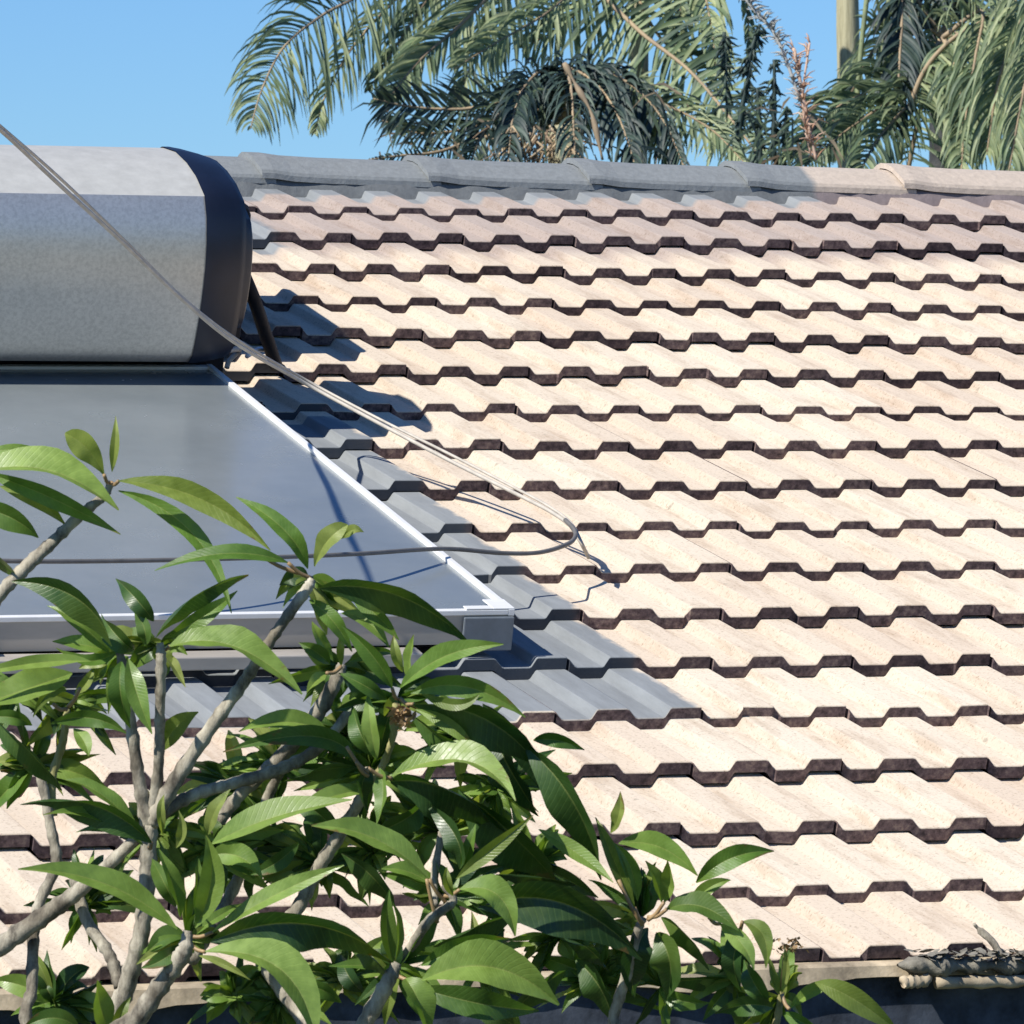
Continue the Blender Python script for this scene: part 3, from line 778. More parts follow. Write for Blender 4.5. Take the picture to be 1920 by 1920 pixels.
# leaves: (bx,by, mx,my, tx,ty, width px, tone, d offset)
# tone sets roll and puts shade or gloss into the colour: d dark turned away, m mid, g bright green, l glossy light, y young
LV = [
 (195,890,165,838,122,812,62,'y',-.02),(210,885,216,835,217,780,22,'y',0),(-40,885,95,868,222,957,84,'l',-.06),(-30,885,100,932,226,1002,50,'m',-.03),(-40,852,40,838,120,866,30,'g',0),
 (222,902,385,925,507,1032,66,'yg',-.05),(222,920,372,985,434,1150,56,'m',0),(0,912,70,935,124,986,42,'yg',0),(-50,950,20,965,72,1008,66,'m',0),(-40,1030,0,1050,42,1092,50,'d',0),
 (577,1066,540,990,443,932,50,'m',-.08),(590,1062,610,1012,652,984,58,'y',-.08),(640,1010,660,990,682,998,26,'y',-.07),(540,1055,425,1028,290,1070,52,'ml',-.1),(598,1102,750,1102,880,1206,96,'d',-.08),
 (660,1115,705,1150,748,1200,46,'m',-.04),(580,1125,625,1160,660,1222,42,'m',-.03),(640,1150,690,1160,730,1215,40,'g',0),
 (210,1212,155,1110,22,1090,66,'d',-.08),(208,1228,150,1165,88,1136,44,'g',-.02),(288,1165,256,1122,217,1085,46,'d',-.05),(292,1195,345,1120,466,1078,72,'d',-.08),(308,1195,380,1160,445,1108,44,'m',-.03),
 (318,1212,440,1195,566,1302,92,'g',-.12),(240,1235,255,1300,285,1376,56,'g',-.1),(228,1240,222,1300,245,1365,50,'d',-.05),(170,1240,80,1238,-70,1268,34,'l',-.07),(135,1262,50,1292,-70,1332,84,'g',-.05),(222,1218,170,1248,105,1215,34,'m',-.02),
 (270,1210,275,1180,250,1140,34,'d',-.05),(250,1220,215,1190,190,1150,46,'d',-.03),
 (125,1295,90,1292,62,1345,32,'yg',.1),(150,1290,190,1258,235,1272,34,'yg',.1),(140,1300,165,1280,175,1250,26,'y',.1),(95,1357,170,1338,238,1376,50,'m',.1),(138,1366,160,1390,166,1418,42,'g',.1),
 (-20,1340,62,1412,116,1482,62,'d',.0),(305,1408,325,1362,372,1335,56,'yg',.02),(60,1360,20,1340,-40,1350,40,'m',.1),
 (332,1742,200,1645,34,1630,70,'g',-.14),(338,1720,326,1660,298,1592,50,'g',-.14),(330,1700,305,1650,285,1610,40,'d',-.1),(366,1740,404,1650,386,1566,60,'gl',-.16),(362,1735,370,1680,372,1610,40,'d',-.14),(398,1748,520,1672,645,1622,54,'g',-.15),
 (395,1765,580,1712,738,1806,84,'d',-.16),(385,1785,545,1800,592,1960,104,'l',-.2),(342,1770,305,1802,265,1815,46,'m',-.1),(372,1792,420,1805,470,1838,20,'y',-.12),(400,1760,480,1760,560,1740,50,'d',-.1),
 (284,1580,170,1492,38,1508,76,'d',-.05),(262,1560,190,1482,122,1462,46,'g',.0),(268,1585,190,1520,80,1528,36,'gl',-.04),(398,1582,510,1528,660,1500,76,'gl',-.08),(390,1565,400,1520,432,1480,46,'y',-.04),(392,1605,450,1598,492,1648,70,'g',-.02),(305,1565,300,1520,308,1490,24,'y',-.03),(330,1590,345,1560,335,1520,26,'y',-.03),
 (668,1428,600,1365,418,1410,62,'m',.0),(620,1378,540,1345,448,1372,46,'l',.02),(706,1425,694,1365,690,1298,48,'g',-.02),(700,1420,672,1370,662,1325,40,'d',.0),(712,1440,722,1490,706,1545,42,'g',-.03),(700,1440,672,1470,690,1525,46,'d',.0),
 (735,1455,880,1405,966,1502,80,'l',-.08),(732,1465,850,1470,962,1570,120,'d',-.02),(690,1482,620,1490,545,1530,44,'g',.0),(665,1440,600,1440,520,1470,50,'d',.02),
 (750,1290,832,1222,944,1208,66,'g',-.12),(735,1290,700,1225,640,1172,52,'m',-.06),(765,1275,768,1230,776,1190,30,'gl',-.08),(755,1260,740,1225,738,1190,28,'y',-.07),(770,1300,875,1275,985,1345,56,'ml',-.1),(775,1320,915,1335,1012,1440,104,'d',-.06),
 (725,1312,685,1285,635,1262,40,'m',-.03),(790,1300,860,1330,900,1300,36,'yg',-.1),(770,1340,850,1400,900,1410,60,'d',-.04),(780,1330,850,1360,890,1410,40,'g',-.06),
 (905,1320,1040,1430,1125,1640,124,'dd',.0),(985,1400,1085,1500,1128,1650,84,'d',-.05),(1000,1388,1045,1385,1096,1406,40,'m',-.03),(1010,1555,1085,1600,1150,1655,44,'gl',-.04),(930,1390,960,1450,1010,1530,70,'d',.0),(860,1480,960,1560,1040,1650,110,'dd',.03),
 (805,1648,705,1562,584,1548,70,'gl',-.12),(855,1648,925,1590,1000,1528,38,'yg',-.14),(862,1630,865,1570,795,1502,56,'d',-.05),(866,1632,880,1590,892,1545,36,'m',-.05),(862,1668,940,1665,966,1755,66,'g',-.14),(850,1680,835,1650,838,1625,26,'y',-.1),
 (895,1700,1060,1672,1205,1800,110,'dd',-.05),(965,1715,880,1740,812,1775,74,'d',-.06),(880,1690,960,1710,1060,1690,60,'d',-.03),(930,1640,1000,1640,1080,1660,80,'dd',.02),
 (737,1805,722,1740,730,1668,46,'m',-.14),(742,1800,752,1740,735,1690,26,'gl',-.15),(792,1838,925,1795,1048,1884,112,'g',-.18),(760,1835,785,1872,805,1940,76,'g',-.15),(780,1850,900,1885,1010,1895,60,'d',-.1),(735,1840,700,1790,640,1760,50,'d',-.08),(790,1810,880,1770,960,1760,60,'m',-.1),
 (1190,1702,1150,1610,1116,1532,42,'yg',.0),(1145,1562,1162,1530,1163,1484,38,'y',.02),(1160,1582,1240,1580,1308,1642,66,'g',.02),(1195,1690,1185,1620,1150,1580,44,'g',.0),(1240,1692,1232,1650,1210,1614,34,'l',-.03),(1246,1692,1258,1650,1252,1612,30,'l',-.03),
 (1305,1655,1370,1602,1451,1596,56,'m',-.05),(1250,1705,1315,1690,1385,1745,70,'m',-.04),(1350,1732,1395,1768,1414,1820,48,'gl',-.05),(1392,1728,1438,1748,1436,1815,52,'yg',-.04),(1186,1742,1110,1705,1030,1690,84,'dd',.0),(1230,1750,1262,1800,1250,1875,74,'d',.0),(1215,1740,1180,1800,1190,1870,60,'dd',.03),(1290,1700,1330,1660,1370,1650,40,'g',-.02),
 (1240,1720,1300,1760,1330,1820,60,'d',.0),(1390,1760,1370,1800,1390,1860,50,'d',0),
 (1465,1862,1478,1815,1470,1772,20,'y',.05),(1462,1865,1448,1830,1440,1790,22,'yg',.05),(1480,1892,1528,1852,1565,1842,34,'g',.03),(1528,1842,1600,1868,1690,1940,60,'yg',.0),(1440,1880,1410,1840,1395,1800,44,'d',.05),(1450,1890,1400,1880,1340,1900,50,'d',.06),(1470,1900,1500,1915,1540,1935,40,'m',.03),
 (205,1935,186,1885,182,1838,60,'gl',-.02),(215,1935,225,1900,245,1870,30,'yg',-.02),(150,1930,100,1900,40,1930,50,'m',0),
 (640,1250,638,1215,642,1182,20,'y',.02),(618,1245,595,1222,560,1205,36,'m',.02),(612,1262,592,1275,575,1300,30,'l',.0),(655,1240,690,1225,720,1245,36,'m',.02),(625,1240,600,1200,585,1165,34,'g',.04),(650,1260,680,1290,700,1330,40,'d',.04),
 (545,1500,600,1520,640,1580,50,'d',.08),(800,1500,760,1540,700,1560,50,'d',.06),(640,1600,700,1640,740,1700,60,'d',.06),(560,1580,520,1620,470,1640,50,'m',.08),
 (1060,1820,1010,1850,960,1900,60,'d',.05),(1080,1800,1130,1850,1150,1920,60,'d',.08),(1240,1860,1280,1880,1330,1880,50,'m',.06),(1250,1880,1240,1910,1260,1940,36,'g',.05),(1050,1760,1100,1770,1140,1820,70,'dd',.06),
 (880,1880,930,1900,990,1940,50,'d',.05),(640,1880,600,1850,560,1850,40,'m',.05),(680,1860,650,1830,640,1790,40,'d',.04),
]
crown = LeafMB()
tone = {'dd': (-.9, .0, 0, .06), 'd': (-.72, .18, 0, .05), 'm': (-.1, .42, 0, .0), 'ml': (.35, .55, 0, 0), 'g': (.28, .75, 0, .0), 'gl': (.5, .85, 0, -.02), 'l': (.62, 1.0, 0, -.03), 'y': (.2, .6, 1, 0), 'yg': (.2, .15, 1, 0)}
stalks = MB()
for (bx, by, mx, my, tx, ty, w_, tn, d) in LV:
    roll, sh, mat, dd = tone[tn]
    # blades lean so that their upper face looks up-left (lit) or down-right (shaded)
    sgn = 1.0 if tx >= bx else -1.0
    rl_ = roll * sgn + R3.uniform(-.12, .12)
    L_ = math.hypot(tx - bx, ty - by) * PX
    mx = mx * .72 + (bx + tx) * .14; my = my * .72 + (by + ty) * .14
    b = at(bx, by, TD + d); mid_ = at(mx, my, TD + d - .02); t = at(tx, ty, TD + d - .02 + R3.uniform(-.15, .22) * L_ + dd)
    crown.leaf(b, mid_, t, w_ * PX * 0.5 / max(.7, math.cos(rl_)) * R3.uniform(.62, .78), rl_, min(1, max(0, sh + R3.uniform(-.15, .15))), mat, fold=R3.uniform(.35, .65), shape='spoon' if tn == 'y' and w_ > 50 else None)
# inner foliage behind the named leaves: smaller, on the same shoots
shoots = [(580,1085,9.02),(300,1215,9.05),(220,1225,9.05),(128,1320,9.17),(352,1760,9.0),(692,1450,9.08),(745,1310,9.02),(835,1680,9.02),(745,1815,8.98),(1200,1725,9.04),(1466,1870,9.12),(642,1250,9.1),(290,1560,9.06),(400,1590,9.08),(930,1480,9.1),(1000,1620,9.1),(900,1820,9.1),(1050,1760,9.12),(1240,1850,9.12),(1120,1840,9.12),(640,1840,9.1),(520,1880,9.1),(60,1440,9.2),(450,1480,9.18),(530,1440,9.15),(600,1620,9.16),(160,1700,9.2),(480,1600,9.18),(100,1880,9.18),(440,1870,9.1),(820,1560,9.12),(650,1380,9.1),(30,1290,9.15),(700,1600,9.14),(1380,1840,9.14),(860,1380,9.1)]
for (x, y, d) in shoots:
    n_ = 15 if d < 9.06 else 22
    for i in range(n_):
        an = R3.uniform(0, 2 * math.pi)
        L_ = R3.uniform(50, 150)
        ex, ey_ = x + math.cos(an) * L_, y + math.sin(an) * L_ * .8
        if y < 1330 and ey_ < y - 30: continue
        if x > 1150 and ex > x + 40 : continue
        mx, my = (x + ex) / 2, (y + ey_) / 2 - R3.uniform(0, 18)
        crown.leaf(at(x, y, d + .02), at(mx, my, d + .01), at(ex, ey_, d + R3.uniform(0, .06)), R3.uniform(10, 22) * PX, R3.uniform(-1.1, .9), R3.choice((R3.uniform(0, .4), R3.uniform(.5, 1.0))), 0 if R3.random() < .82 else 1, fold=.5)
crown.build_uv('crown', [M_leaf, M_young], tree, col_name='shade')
# petioles from the shoots to the leaf bases
PT = [((586,1085),(540,1055)),((560,1075),(480,1035)),((750,1310),(775,1320)),((735,1460),(690,1440)),((352,1755),(398,1748)),((352,1765),(385,1785)),((835,1690),(805,1648)),((820,1730),(800,1648)),((830,1680),(862,1668)),((745,1830),(792,1838)),((1205,1730),(1190,1702)),((1215,1725),(1245,1692)),((1215,1720),(1250,1705)),((1205,1735),(1160,1650)),((208,905),(222,902)),((205,905),(195,890)),((300,1215),(318,1212)),((690,1455),(668,1428)),((690,1450),(650,1400)),((125,1330),(100,1320)),((128,1325),(150,1290)),((640,1250),(612,1262)),((745,1310),(735,1290)),((1466,1865),(1480,1892)),((280,1590),(284,1580)),((1385,1745),(1392,1728)),((1330,1720),(1350,1732))]
for (a, b_) in PT:
    pa, pb_ = at(a[0], a[1], TD - .03), at(b_[0], b_[1], TD - .05)
    stalks = MB(); stalks.tube(spline([pa, (pa + pb_) / 2 + Vector((0, 0, -.004)), pb_], 4), [4.2 * PX * (1 - .02 * i) for i in range(9)], 7); stalks.build('leaf_stalk', M_petiole, tree)
# dried flower head
fl = MB()
for i in range(70):
    c = at(755 + R3.gauss(0, 10), 1345 + R3.gauss(0, 12), TD - .1 + R3.uniform(-.012, .012))
    a = Vector((R3.uniform(-1, 1), R3.uniform(-1, 1), R3.uniform(-1, 1))).normalized(); b_ = a.cross(Vector((.3, .5, 1))).normalized()
    fl.add([c - a * .008, c + b_ * .005, c + a * .008, c - b_ * .005 + a * .003], [(0, 1, 2, 3)])
fl.build('dried_flower_head', M_petiole, tree)
fl = MB()
for i in range(60):
    c = at(1478 + R3.gauss(0, 16), 1772 + R3.gauss(0, 8), TD + .05 + R3.uniform(-.01, .01))
    a = Vector((R3.uniform(-1, 1), R3.uniform(-1, 1), R3.uniform(-1, 1))).normalized(); b_ = a.cross(Vector((.3, .5, 1))).normalized()
    fl.add([c - a * .005, c + b_ * .003, c + a * .005, c - b_ * .003], [(0, 1, 2, 3)])
fl.tube([at(1466, 1850, TD + .08), at(1470, 1800, TD + .05), at(1476, 1775, TD + .05)], .0025, 6)
fl.build('dried_flower_head', M_petiole, tree)

# ------------------------------------------------------------------ palms
def frond(rac_px, d0, d1, llen, n, ang=(1.0, 1.0), roll=0.3, droop=0.35, width=6.0, mats=(0, 1), shade=(.2, .9), rpx=5, fwd=0.6, up=False, taper=True, jitter=.12, dead=0.0, target=None):
    """rac_px: image points of the rachis from butt to tip at distances d0..d1; llen leaflet length px; ang: scale of (left,right) leaflets"""
    mb = target
    k = len(rac_px)
    P3 = [at(x, y, d0 + (d1 - d0) * i / (k - 1)) for i, (x, y) in enumerate(rac_px)]
    sp_ = spline(P3, 8); N_ = len(sp_)
    s = d0 / (F * 1920)
    mb.tube(sp_, [rpx * s * (1 - .75 * i / N_) for i in range(N_)], 6, mat=mats[1], col=.6)
    n = int(n * 1.3)
    for j in range(n):
        q = (j + .5) / n
        q = .04 + .96 * q
        f_ = q * (N_ - 1); i0 = min(int(f_), N_ - 2); p = sp_[i0].lerp(sp_[i0 + 1], f_ - i0)
        tg = (sp_[i0 + 1] - sp_[max(0, i0 - 1)]).normalized()
        view = (CAM - p).normalized()
        perp = tg.cross(view).normalized(); nrm = perp.cross(tg).normalized()
        env = (math.sin(math.pi * min(1, (.25 + q * .75) ** 1.1)) ** .55 if taper else 1.0)
        for sd, sc in ((-1, ang[0]), (1, ang[1])):
            if sc <= 0 or R3.random() < dead: continue
            L_ = llen * s * env * sc * R3.uniform(.82, 1.1)
            fw = fwd + .5 * q
            dr = (perp * sd * math.cos(roll * sd + R3.uniform(-jitter, jitter)) + nrm * math.sin(roll + R3.uniform(-jitter, jitter)) + tg * (fw + R3.uniform(-jitter, jitter))).normalized()
            pts = []; pos = p.copy(); dv = dr.copy(); st_ = 6
            for a in range(st_ + 1):
                pts.append(pos.copy())
                dv = (dv + Vector((0, 0, -droop * (a + 1) / st_))).normalized()
                pos = pos + dv * (L_ / st_)
            vs = []
            wd0 = width * s * R3.uniform(.8, 1.15)
            tw = R3.uniform(-.6, .6)
            for a, c in enumerate(pts):
                t_ = (pts[min(a + 1, st_)] - pts[max(a - 1, 0)]).normalized()
                w0 = t_.cross(nrm); w0 = w0.normalized() if w0.length > .05 else perp
                w1 = w0.cross(t_)
                w_ = (w0 * math.cos(tw) + w1 * math.sin(tw)).normalized(); up_ = w_.cross(t_)
                hw = wd0 * (.55 + .45 * math.sin(math.pi * (a + .6) / (st_ + 1))) * (1 - (a / st_) ** 3 * .85) * .5
                vs += [c - w_ * hw + up_ * hw * .35, c, c + w_ * hw + up_ * hw * .35]
            fs = []
            for a in range(st_):
                for c in (0, 1): fs.append((a*3 + c, a*3 + c + 1, a*3 + 4 + c, a*3 + 3 + c))
            mb.add(vs, fs, mats[0], True, min(1, max(0, R3.uniform(*shade))))
def palm_trunk(name_parent, px_x, top_px, d, r_px, lean=0, mat=None):
    top = at(px_x, top_px, d); base = Vector((top.x + lean, top.y, 0))
    s = d / (F * 1920)
    pts = [base.lerp(top, i / 40) for i in range(41)]
    rs = [r_px * s * (1.15 - .2 * i / 40) * (1 + (.05 if i % 2 else 0)) for i in range(41)]
    mb = MB(); mb.tube(pts, rs, 14, wob=.02); return mb, base, top
MATS = [M_palm, M_dry, M_palm_dark]

# A: tall palm whose crown is above the picture; long fronds hang into it
PD = 35.0
tmb, base, top = palm_trunk(None, 1205, -420, PD + .8, 17, lean=-.1)
palmA = empty('palm_tree', base, 'tall palm whose long green fronds hang into the sky left of centre above the ridge', 'palm tree', 'palm trees behind the roof')
tmb.build('trunk', M_palmtrunk, palmA)
def one(parent, *a, **k):
    mb = MB(); frond(*a, target=mb, **k); return mb.build('frond', MATS, parent, col_name='shade')
TOP = (1190, -420)
one(palmA, [TOP, (980, -330), (800, -120), (680, -15), (605, 28), (535, 85), (492, 165), (470, 240)], PD + .6, PD - 1, 225, 84, ang=(.85, .75), roll=.25, droop=.42, width=5.5, shade=(0, .9), fwd=.45, jitter=.34, dead=.08)
one(palmA, [TOP, (1010, -260), (880, -100), (800, 0), (740, 90), (690, 170)], PD + .6, PD - .2, 230, 62, ang=(.35, .5), roll=.5, droop=.35, width=6.5, shade=(.1, .9), fwd=1.1, jitter=.34, dead=.08)
one(palmA, [TOP, (1080, -230), (970, -70), (870, 40), (790, 110), (720, 195)], PD + .6, PD - .6, 230, 64, ang=(.45, .75), roll=.35, droop=.25, width=8, shade=(.2, 1), rpx=7, fwd=1.1, jitter=.34, dead=.08)
one(palmA, [TOP, (1180, -200), (1120, -70), (1030, 20), (930, 80), (850, 130)], PD + .6, PD - .9, 200, 54, ang=(.5, .9), roll=.4, droop=.3, width=8, shade=(.2, 1), fwd=.9, jitter=.34, dead=.08)
one(palmA, [TOP, (1120, -200), (1120, -40), (1190, 50), (1290, 130), (1360, 210), (1430, 300)], PD + .6, PD - .7, 185, 66, ang=(.75, 1.0), roll=.2, droop=.12, width=9, shade=(.0, .9), rpx=7, fwd=.1, jitter=.34, dead=.08)
one(palmA, [TOP, (1260, -240), (1310, -60), (1335, 60), (1345, 170)], PD + .6, PD - .2, 150, 46, ang=(.8, .5), roll=.6, droop=.6, width=9, shade=(.2, 1), jitter=.3)
one(palmA, [TOP, (1250, -240), (1270, -60), (1275, 30), (1260, 110)], PD + .5, PD - .0, 120, 40, ang=(.8, .7), roll=.6, droop=.6, width=9, shade=(.1, 1), jitter=.3)
one(palmA, [TOP, (1200, -250), (1170, -120), (1120, -20), (1050, 50), (980, 90)], PD + .7, PD + .6, 170, 46, ang=(.8, .8), roll=.3, droop=.35, width=8, shade=(.1, .8), jitter=.34, dead=.08)
one(palmA, [TOP, (1330, -330), (1380, -150), (1400, 0), (1405, 120)], PD + .7, PD + .9, 110, 36, ang=(.5, .4), roll=.6, droop=.7, width=7, shade=(.0, .6), jitter=.3)

one(palmA, [TOP, (1000, -290), (850, -120), (740, 0), (660, 90), (610, 180), (590, 250)], PD + .6, PD + .1, 170, 60, ang=(.6, .6), roll=.45, droop=.45, width=5.5, shade=(.2, 1), fwd=.7, jitter=.34, dead=.1)
one(palmA, [TOP, (1060, -220), (990, -60), (930, 40), (880, 130), (850, 210)], PD + .6, PD + .2, 170, 54, ang=(.8, .6), roll=.4, droop=.4, width=7, shade=(0, .9), fwd=.7, jitter=.34, dead=.1)
one(palmA, [TOP, (1160, -220), (1180, -60), (1230, 60), (1320, 150), (1380, 270)], PD + .6, PD + .1, 150, 54, ang=(.8, .8), roll=.4, droop=.4, width=8, shade=(0, .9), fwd=.3, jitter=.34, dead=.1)

# B: low palm just behind the ridge, dark dome of old fronds
PB = 32.0
tmb, base, top = palm_trunk(None, 1060, 230, PB + .3, 34)
palmB = empty('palm_tree', base, 'low dark palm with a dome of old fronds close behind the middle of the ridge', 'palm tree', 'palm trees behind the roof')
tmb.build('trunk', M_palmtrunk, palmB)
TB = (1065, 225)
def oneB(*a, **k):
    mb = MB(); k.setdefault('jitter', .42); k['width'] *= .72; frond(*a, target=mb, **k); return mb.build('frond', MATS, palmB, col_name='shade')
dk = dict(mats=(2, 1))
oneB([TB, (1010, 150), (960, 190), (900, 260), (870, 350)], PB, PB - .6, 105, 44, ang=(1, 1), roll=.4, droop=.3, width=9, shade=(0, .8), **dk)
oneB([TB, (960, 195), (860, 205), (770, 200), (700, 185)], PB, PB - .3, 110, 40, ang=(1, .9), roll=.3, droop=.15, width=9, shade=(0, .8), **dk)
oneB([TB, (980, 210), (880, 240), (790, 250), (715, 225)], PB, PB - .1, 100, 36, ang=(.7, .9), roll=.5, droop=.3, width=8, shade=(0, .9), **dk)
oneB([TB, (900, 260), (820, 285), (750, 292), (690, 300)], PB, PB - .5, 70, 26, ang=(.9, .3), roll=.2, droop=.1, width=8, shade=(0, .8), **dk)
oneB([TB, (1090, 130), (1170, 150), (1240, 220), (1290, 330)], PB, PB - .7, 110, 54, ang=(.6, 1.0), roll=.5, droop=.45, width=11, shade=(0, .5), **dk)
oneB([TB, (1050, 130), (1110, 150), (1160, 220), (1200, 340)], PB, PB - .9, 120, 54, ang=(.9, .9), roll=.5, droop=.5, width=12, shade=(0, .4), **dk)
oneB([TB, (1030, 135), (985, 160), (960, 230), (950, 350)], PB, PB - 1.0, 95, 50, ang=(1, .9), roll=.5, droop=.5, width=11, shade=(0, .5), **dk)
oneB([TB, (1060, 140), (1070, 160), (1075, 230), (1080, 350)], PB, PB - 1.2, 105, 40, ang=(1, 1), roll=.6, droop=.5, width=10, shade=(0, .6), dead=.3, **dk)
oneB([TB, (1150, 180), (1230, 190), (1330, 240), (1400, 310)], PB, PB - .4, 95, 40, ang=(.9, .9), roll=.3, droop=.3, width=9, shade=(.2, 1), mats=(0, 1))
oneB([TB, (1130, 190), (1180, 200), (1230, 240), (1260, 320)], PB, PB - .6, 80, 34, ang=(1, 1), roll=.5, droop=.35, width=11, shade=(.1, 1), mats=(0, 1))
mb = MB()
mb.tube(spline([at(1058, 118, PB - 1.3), at(1080, 160, PB - 1.32), at(1110, 215, PB - 1.35), at(1130, 300, PB - 1.35)], 6), [.012 + .006 * math.sin(i) for i in range(19)], 7)
mb.build('dry_frond_stalk', M_dry, palmB, col_name='shade')
mb = MB()
for i in range(130):
    x, y = R3.gauss(1010, 42), R3.uniform(235, 300)
    a, c = at(x, y, PB - .75 + R3.uniform(-.1, .1)), at(x + R3.gauss(0, 26), y + R3.uniform(10, 50), PB - .8)
    mb.tube([a, a.lerp(c, .5) + Vector((R3.uniform(-.02, .02), 0, 0)), c], [R3.uniform(.003, .008), R3.uniform(.002, .007), .002], 5, col=R3.random())
mb.build('dry_frond_boots', M_dry, palmB, col_name='shade')
for (x0, y0, x1, y1, r_) in ((1400, 130, 1425, 45, 8), (1380, 300, 1408, 120, 10), (1450, 300, 1452, 112, 9), (1425, 310, 1420, 165, 9), (1470, 310, 1475, 200, 6), (1358, 60, 1362, 200, 5)):
    mb = MB(); s = PB / (F * 1920)
    a, b_ = at(x0, y0, PB + 1), at(x1, y1, PB + 1)
    mid_ = a.lerp(b_, .5) + Vector((R3.uniform(-.02, .02), 0, 0))
    mb.tube(spline([a, mid_, b_], 6), [r_ * s * (.75 + .12 * math.sin(i * 2.3)) * (1 - .55 * i / 13) for i in range(13)], 7, col=.2)
    for j in range(60):
        q = R3.random(); c = a.lerp(b_, q); dr = Vector((R3.uniform(-1, 1), R3.uniform(-.3, .3), R3.uniform(-1.4, .2))).normalized() * s * R3.uniform(14, 34)
        mb.tube([c, c + dr * .6 + Vector((R3.uniform(-.01, .01), 0, 0)), c + dr + Vector((0, 0, -.01))], [.007, .008, .002], 4, col=R3.random() * .7)
    mb.build('dead_frond', M_palm_dark, palmB, col_name='shade')

for (x0, x1, y0, y1, n_, par) in ((700, 960, 190, 290, 46, palmB), (960, 1290, 150, 290, 90, palmB), (1380, 1560, 180, 300, 60, palmB)):
    mb = MB(); s = PB / (F * 1920)
    for i in range(n_):
        a = at(R3.uniform(x0, x1), R3.uniform(y0, y1), PB + R3.uniform(-.9, .5)); dr = Vector((R3.uniform(-1, 1), 0, R3.uniform(-1.3, .5))).normalized()
        L_ = R3.uniform(30, 85) * s; w_ = Vector((dr.z, 0, -dr.x)) * s * R3.uniform(1.6, 3.6)
        b_ = a + dr * L_ * .5 + Vector((0, .01, 0)); c = a + dr * L_ + Vector((0, 0, -L_ * .3))
        mb.add([a - w_ * .5, a + w_ * .5, b_ + w_, b_ - w_, c], [(0, 1, 2, 3), (3, 2, 4)], R3.choice((0, 0, 0, 1)), True, R3.random())
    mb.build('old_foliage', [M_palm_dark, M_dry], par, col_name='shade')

# C: palm with the pale pole trunk
PC = 37.0
tmb, base, top = palm_trunk(None, 1580, -700, PC, 21, lean=.13)
palmC = empty('palm_tree', base, 'palm with a bare pale straight trunk rising behind the cream ridge caps', 'palm tree', 'palm trees behind the roof')
tmb.build('trunk', M_palmtrunk, palmC)
def oneC(*a, **k):
    mb = MB(); frond(*a, target=mb, **k); return mb.build('frond', MATS, palmC, col_name='shade')
for i in range(9):
    an = i * 2 * math.pi / 9
    c, s_ = math.cos(an), math.sin(an)
    oneC([(1583, -700), (1583 + c * 300, -900), (1583 + c * 620, -840), (1583 + c * 820, -560)], PC, PC + s_ * 2.4, 200, 34, roll=.4, droop=.4, width=12)
# orange-pink flower plume and pale wisp
mb = MB(); s = PB / (F * 1920)
def plume(pts, n_, spread, l_, r0):
    sp_ = spline([at(x, y, PB - 1.6) for x, y in pts], 8)
    mb.tube(sp_, r0 * s, 6, col=.7)
    for j in range(n_):
        c = sp_[R3.randrange(len(sp_))]
        dr = Vector((R3.gauss(0, spread), R3.gauss(0, spread), R3.uniform(.0, 1.0))).normalized() * s * R3.uniform(.4, 1) * l_
        mb.tube([c, c + dr * .5 + Vector((0, 0, .01)), c + dr], [.005, .004, .0015], 4, col=R3.random())
plume([(1530, 300), (1515, 230), (1500, 150), (1488, 90)], 70, .5, 40, 3)
plume([(1520, 290), (1505, 190), (1518, 80)], 40, .4, 34, 2)
M_flower = palm_mat('palm_flower', (0.52, 0.30, 0.20), (0.74, 0.48, 0.36), (0.85, 0.66, 0.54), .3, .8)
mb.build('flower_plume', M_flower, palmB, col_name='shade')
mb = MB()
plume([(1375, -30), (1420, 25), (1450, 60), (1475, 115), (1500, 190)], 150, 1.0, 30, 3)
M_wisp = palm_mat('pale_flower', (0.40, 0.40, 0.40), (0.5, 0.5, 0.5), (0.62, 0.60, 0.6), .2, .8)
mb.build('flower_plume', M_wisp, palmB, col_name='shade')

# D: leafy palm at the right
PDD = 33.0
tmb, base, top = palm_trunk(None, 1768, 60, PDD + .6, 26)
palmD = empty('palm_tree', base, 'leafy palm with arching yellow-green fronds at the right edge above the ridge', 'palm tree', 'palm trees behind the roof')
tmb.build('trunk', bark_mat('dark_palm_bark', (.03, .035, .04), (.06, .065, .07), (.12, .11, .10), 12, (1, 1, 2.5)), palmD)
TDp = (1768, 70)
def oneD(*a, **k):
    mb = MB(); k.setdefault('jitter', .36); k['width'] *= .75; frond(*a, target=mb, **k); return mb.build('frond', MATS, palmD, col_name='shade')
oneD([(1700, 215), (1735, 130), (1790, 70), (1850, 40), (1905, 55), (1960, 140)], PDD - .4, PDD - .8, 190, 60, ang=(.0, 1.0), roll=.1, droop=.9, width=9, shade=(.4, 1), rpx=6, fwd=0)
oneD([(1700, 330), (1735, 180), (1800, 90), (1870, 70), (1930, 120), (1960, 260)], PDD + .4, PDD - .2, 210, 60, ang=(.25, 1.0), roll=.2, droop=.9, width=9, shade=(.2, .9), fwd=0)
oneD([(1960, -80), (1905, 60), (1870, 160), (1850, 290)], PDD - 1, PDD - 1.2, 190, 50, ang=(.9, .9), roll=.4, droop=.8, width=9, shade=(.3, 1), rpx=7)
oneD([(1960, -40), (1940, 80), (1915, 190), (1890, 330)], PDD - 1.2, PDD - 1.4, 150, 50, ang=(.9, .9), roll=.4, droop=.8, width=9, shade=(.4, 1), rpx=7)
oneD([TDp, (1720, 120), (1640, 165), (1550, 215), (1480, 300)], PDD, PDD - .6, 130, 60, ang=(.5, 1), roll=.35, droop=.35, width=9, shade=(.0, .8))
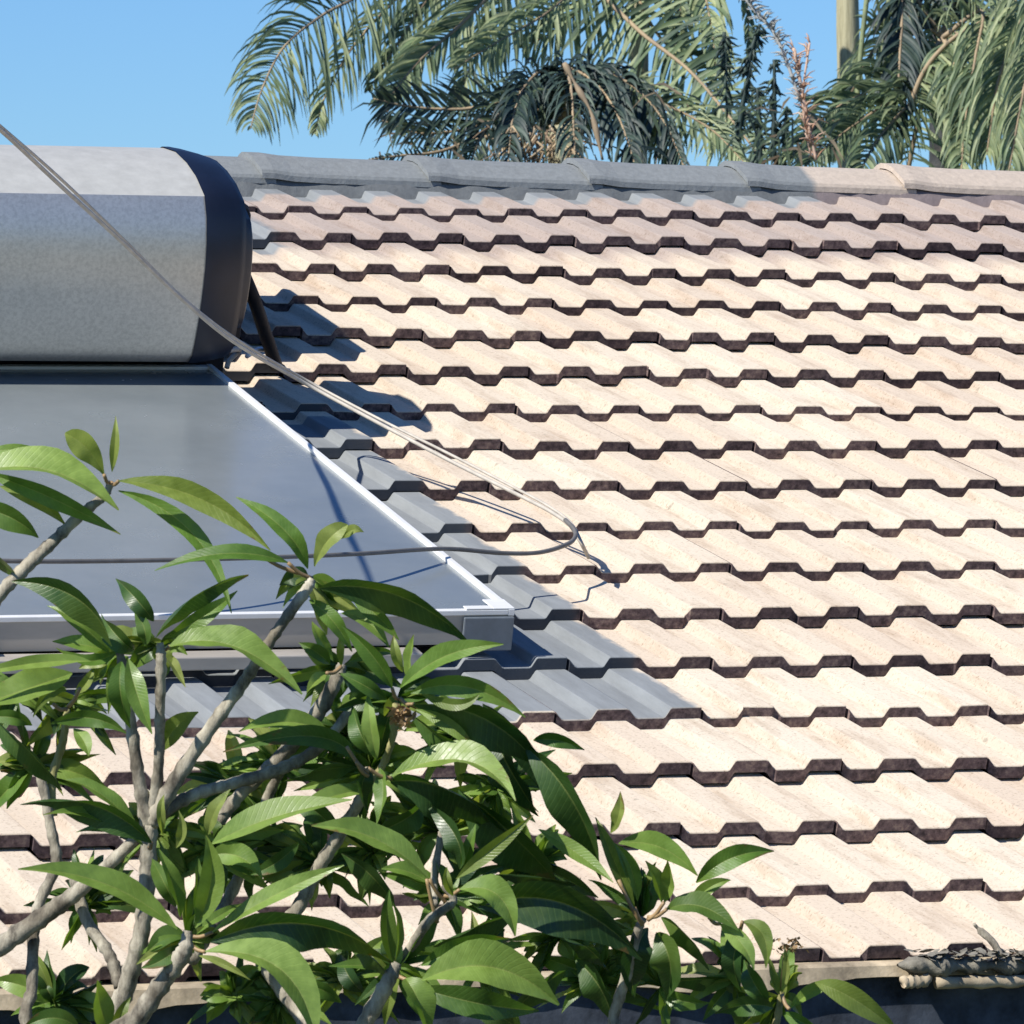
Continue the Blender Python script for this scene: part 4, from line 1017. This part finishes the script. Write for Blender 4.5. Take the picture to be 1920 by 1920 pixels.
oneD([TDp, (1740, 150), (1670, 190), (1580, 250), (1490, 330)], PDD, PDD - .9, 120, 56, ang=(.7, 1), roll=.35, droop=.35, width=10, shade=(.0, .7))
oneD([TDp, (1730, 170), (1690, 210), (1640, 270), (1600, 350)], PDD, PDD - 1.0, 120, 50, ang=(.9, 1), roll=.4, droop=.4, width=11, shade=(.0, .8))
oneD([TDp, (1700, -20), (1690, 60), (1685, 150), (1680, 260)], PDD, PDD - .5, 110, 46, ang=(.9, .9), roll=.4, droop=.4, width=10, shade=(.0, .4), mats=(2, 1))
oneD([TDp, (1780, -60), (1730, -100), (1680, -20), (1660, 90)], PDD + .3, PDD, 110, 46, ang=(.9, .9), roll=.4, droop=.4, width=10, shade=(.0, .8), mats=(2, 1))
oneD([TDp, (1800, -40), (1790, -100), (1750, -60), (1740, 120)], PDD + .3, PDD, 140, 46, ang=(.9, .9), roll=.4, droop=.5, width=11, shade=(.0, .6), mats=(2, 1))
oneD([TDp, (1790, 120), (1800, 180), (1805, 260), (1800, 360)], PDD - .3, PDD - 1.2, 110, 46, ang=(.9, .9), roll=.5, droop=.5, width=9, shade=(.1, .9))
oneD([TDp, (1830, 60), (1880, 110), (1905, 200), (1915, 330)], PDD - .1, PDD - .9, 100, 46, ang=(.9, .9), roll=.5, droop=.6, width=9, shade=(.2, 1))
oneD([(1640, 60), (1655, 40), (1672, 80), (1700, 170)], PDD, PDD, 80, 22, ang=(.9, .9), roll=.5, droop=.3, width=8, shade=(.2, .9))
oneD([TDp, (1840, 20), (1830, 100), (1815, 190), (1800, 300)], PDD - .5, PDD - 1.0, 140, 46, ang=(.9, .9), roll=.4, droop=.8, width=9, shade=(.1, 1))
oneD([TDp, (1700, 30), (1640, 90), (1590, 190), (1560, 300)], PDD, PDD - .2, 110, 44, ang=(.9, .9), roll=.4, droop=.6, width=8, shade=(.1, .9))
oneD([TDp, (1800, -30), (1850, -60), (1900, -10), (1930, 100)], PDD + .3, PDD + .1, 170, 46, ang=(.5, 1), roll=.4, droop=.8, width=9, shade=(.1, .9))
mb = MB(); s = PDD / (F * 1920)
for (x0, x1, y1) in ((1612, 1600, 320), (1700, 1688, 300), (1655, 1668, 330)):
    mb.tube(spline([at(x0 + 20, -60, PDD - .2), at(x0, 120, PDD - .2), at(x1, y1, PDD - .2)], 6), 5 * s, 6, col=.8)
mb.build('frond_stalks', M_palm, palmD, col_name='shade')
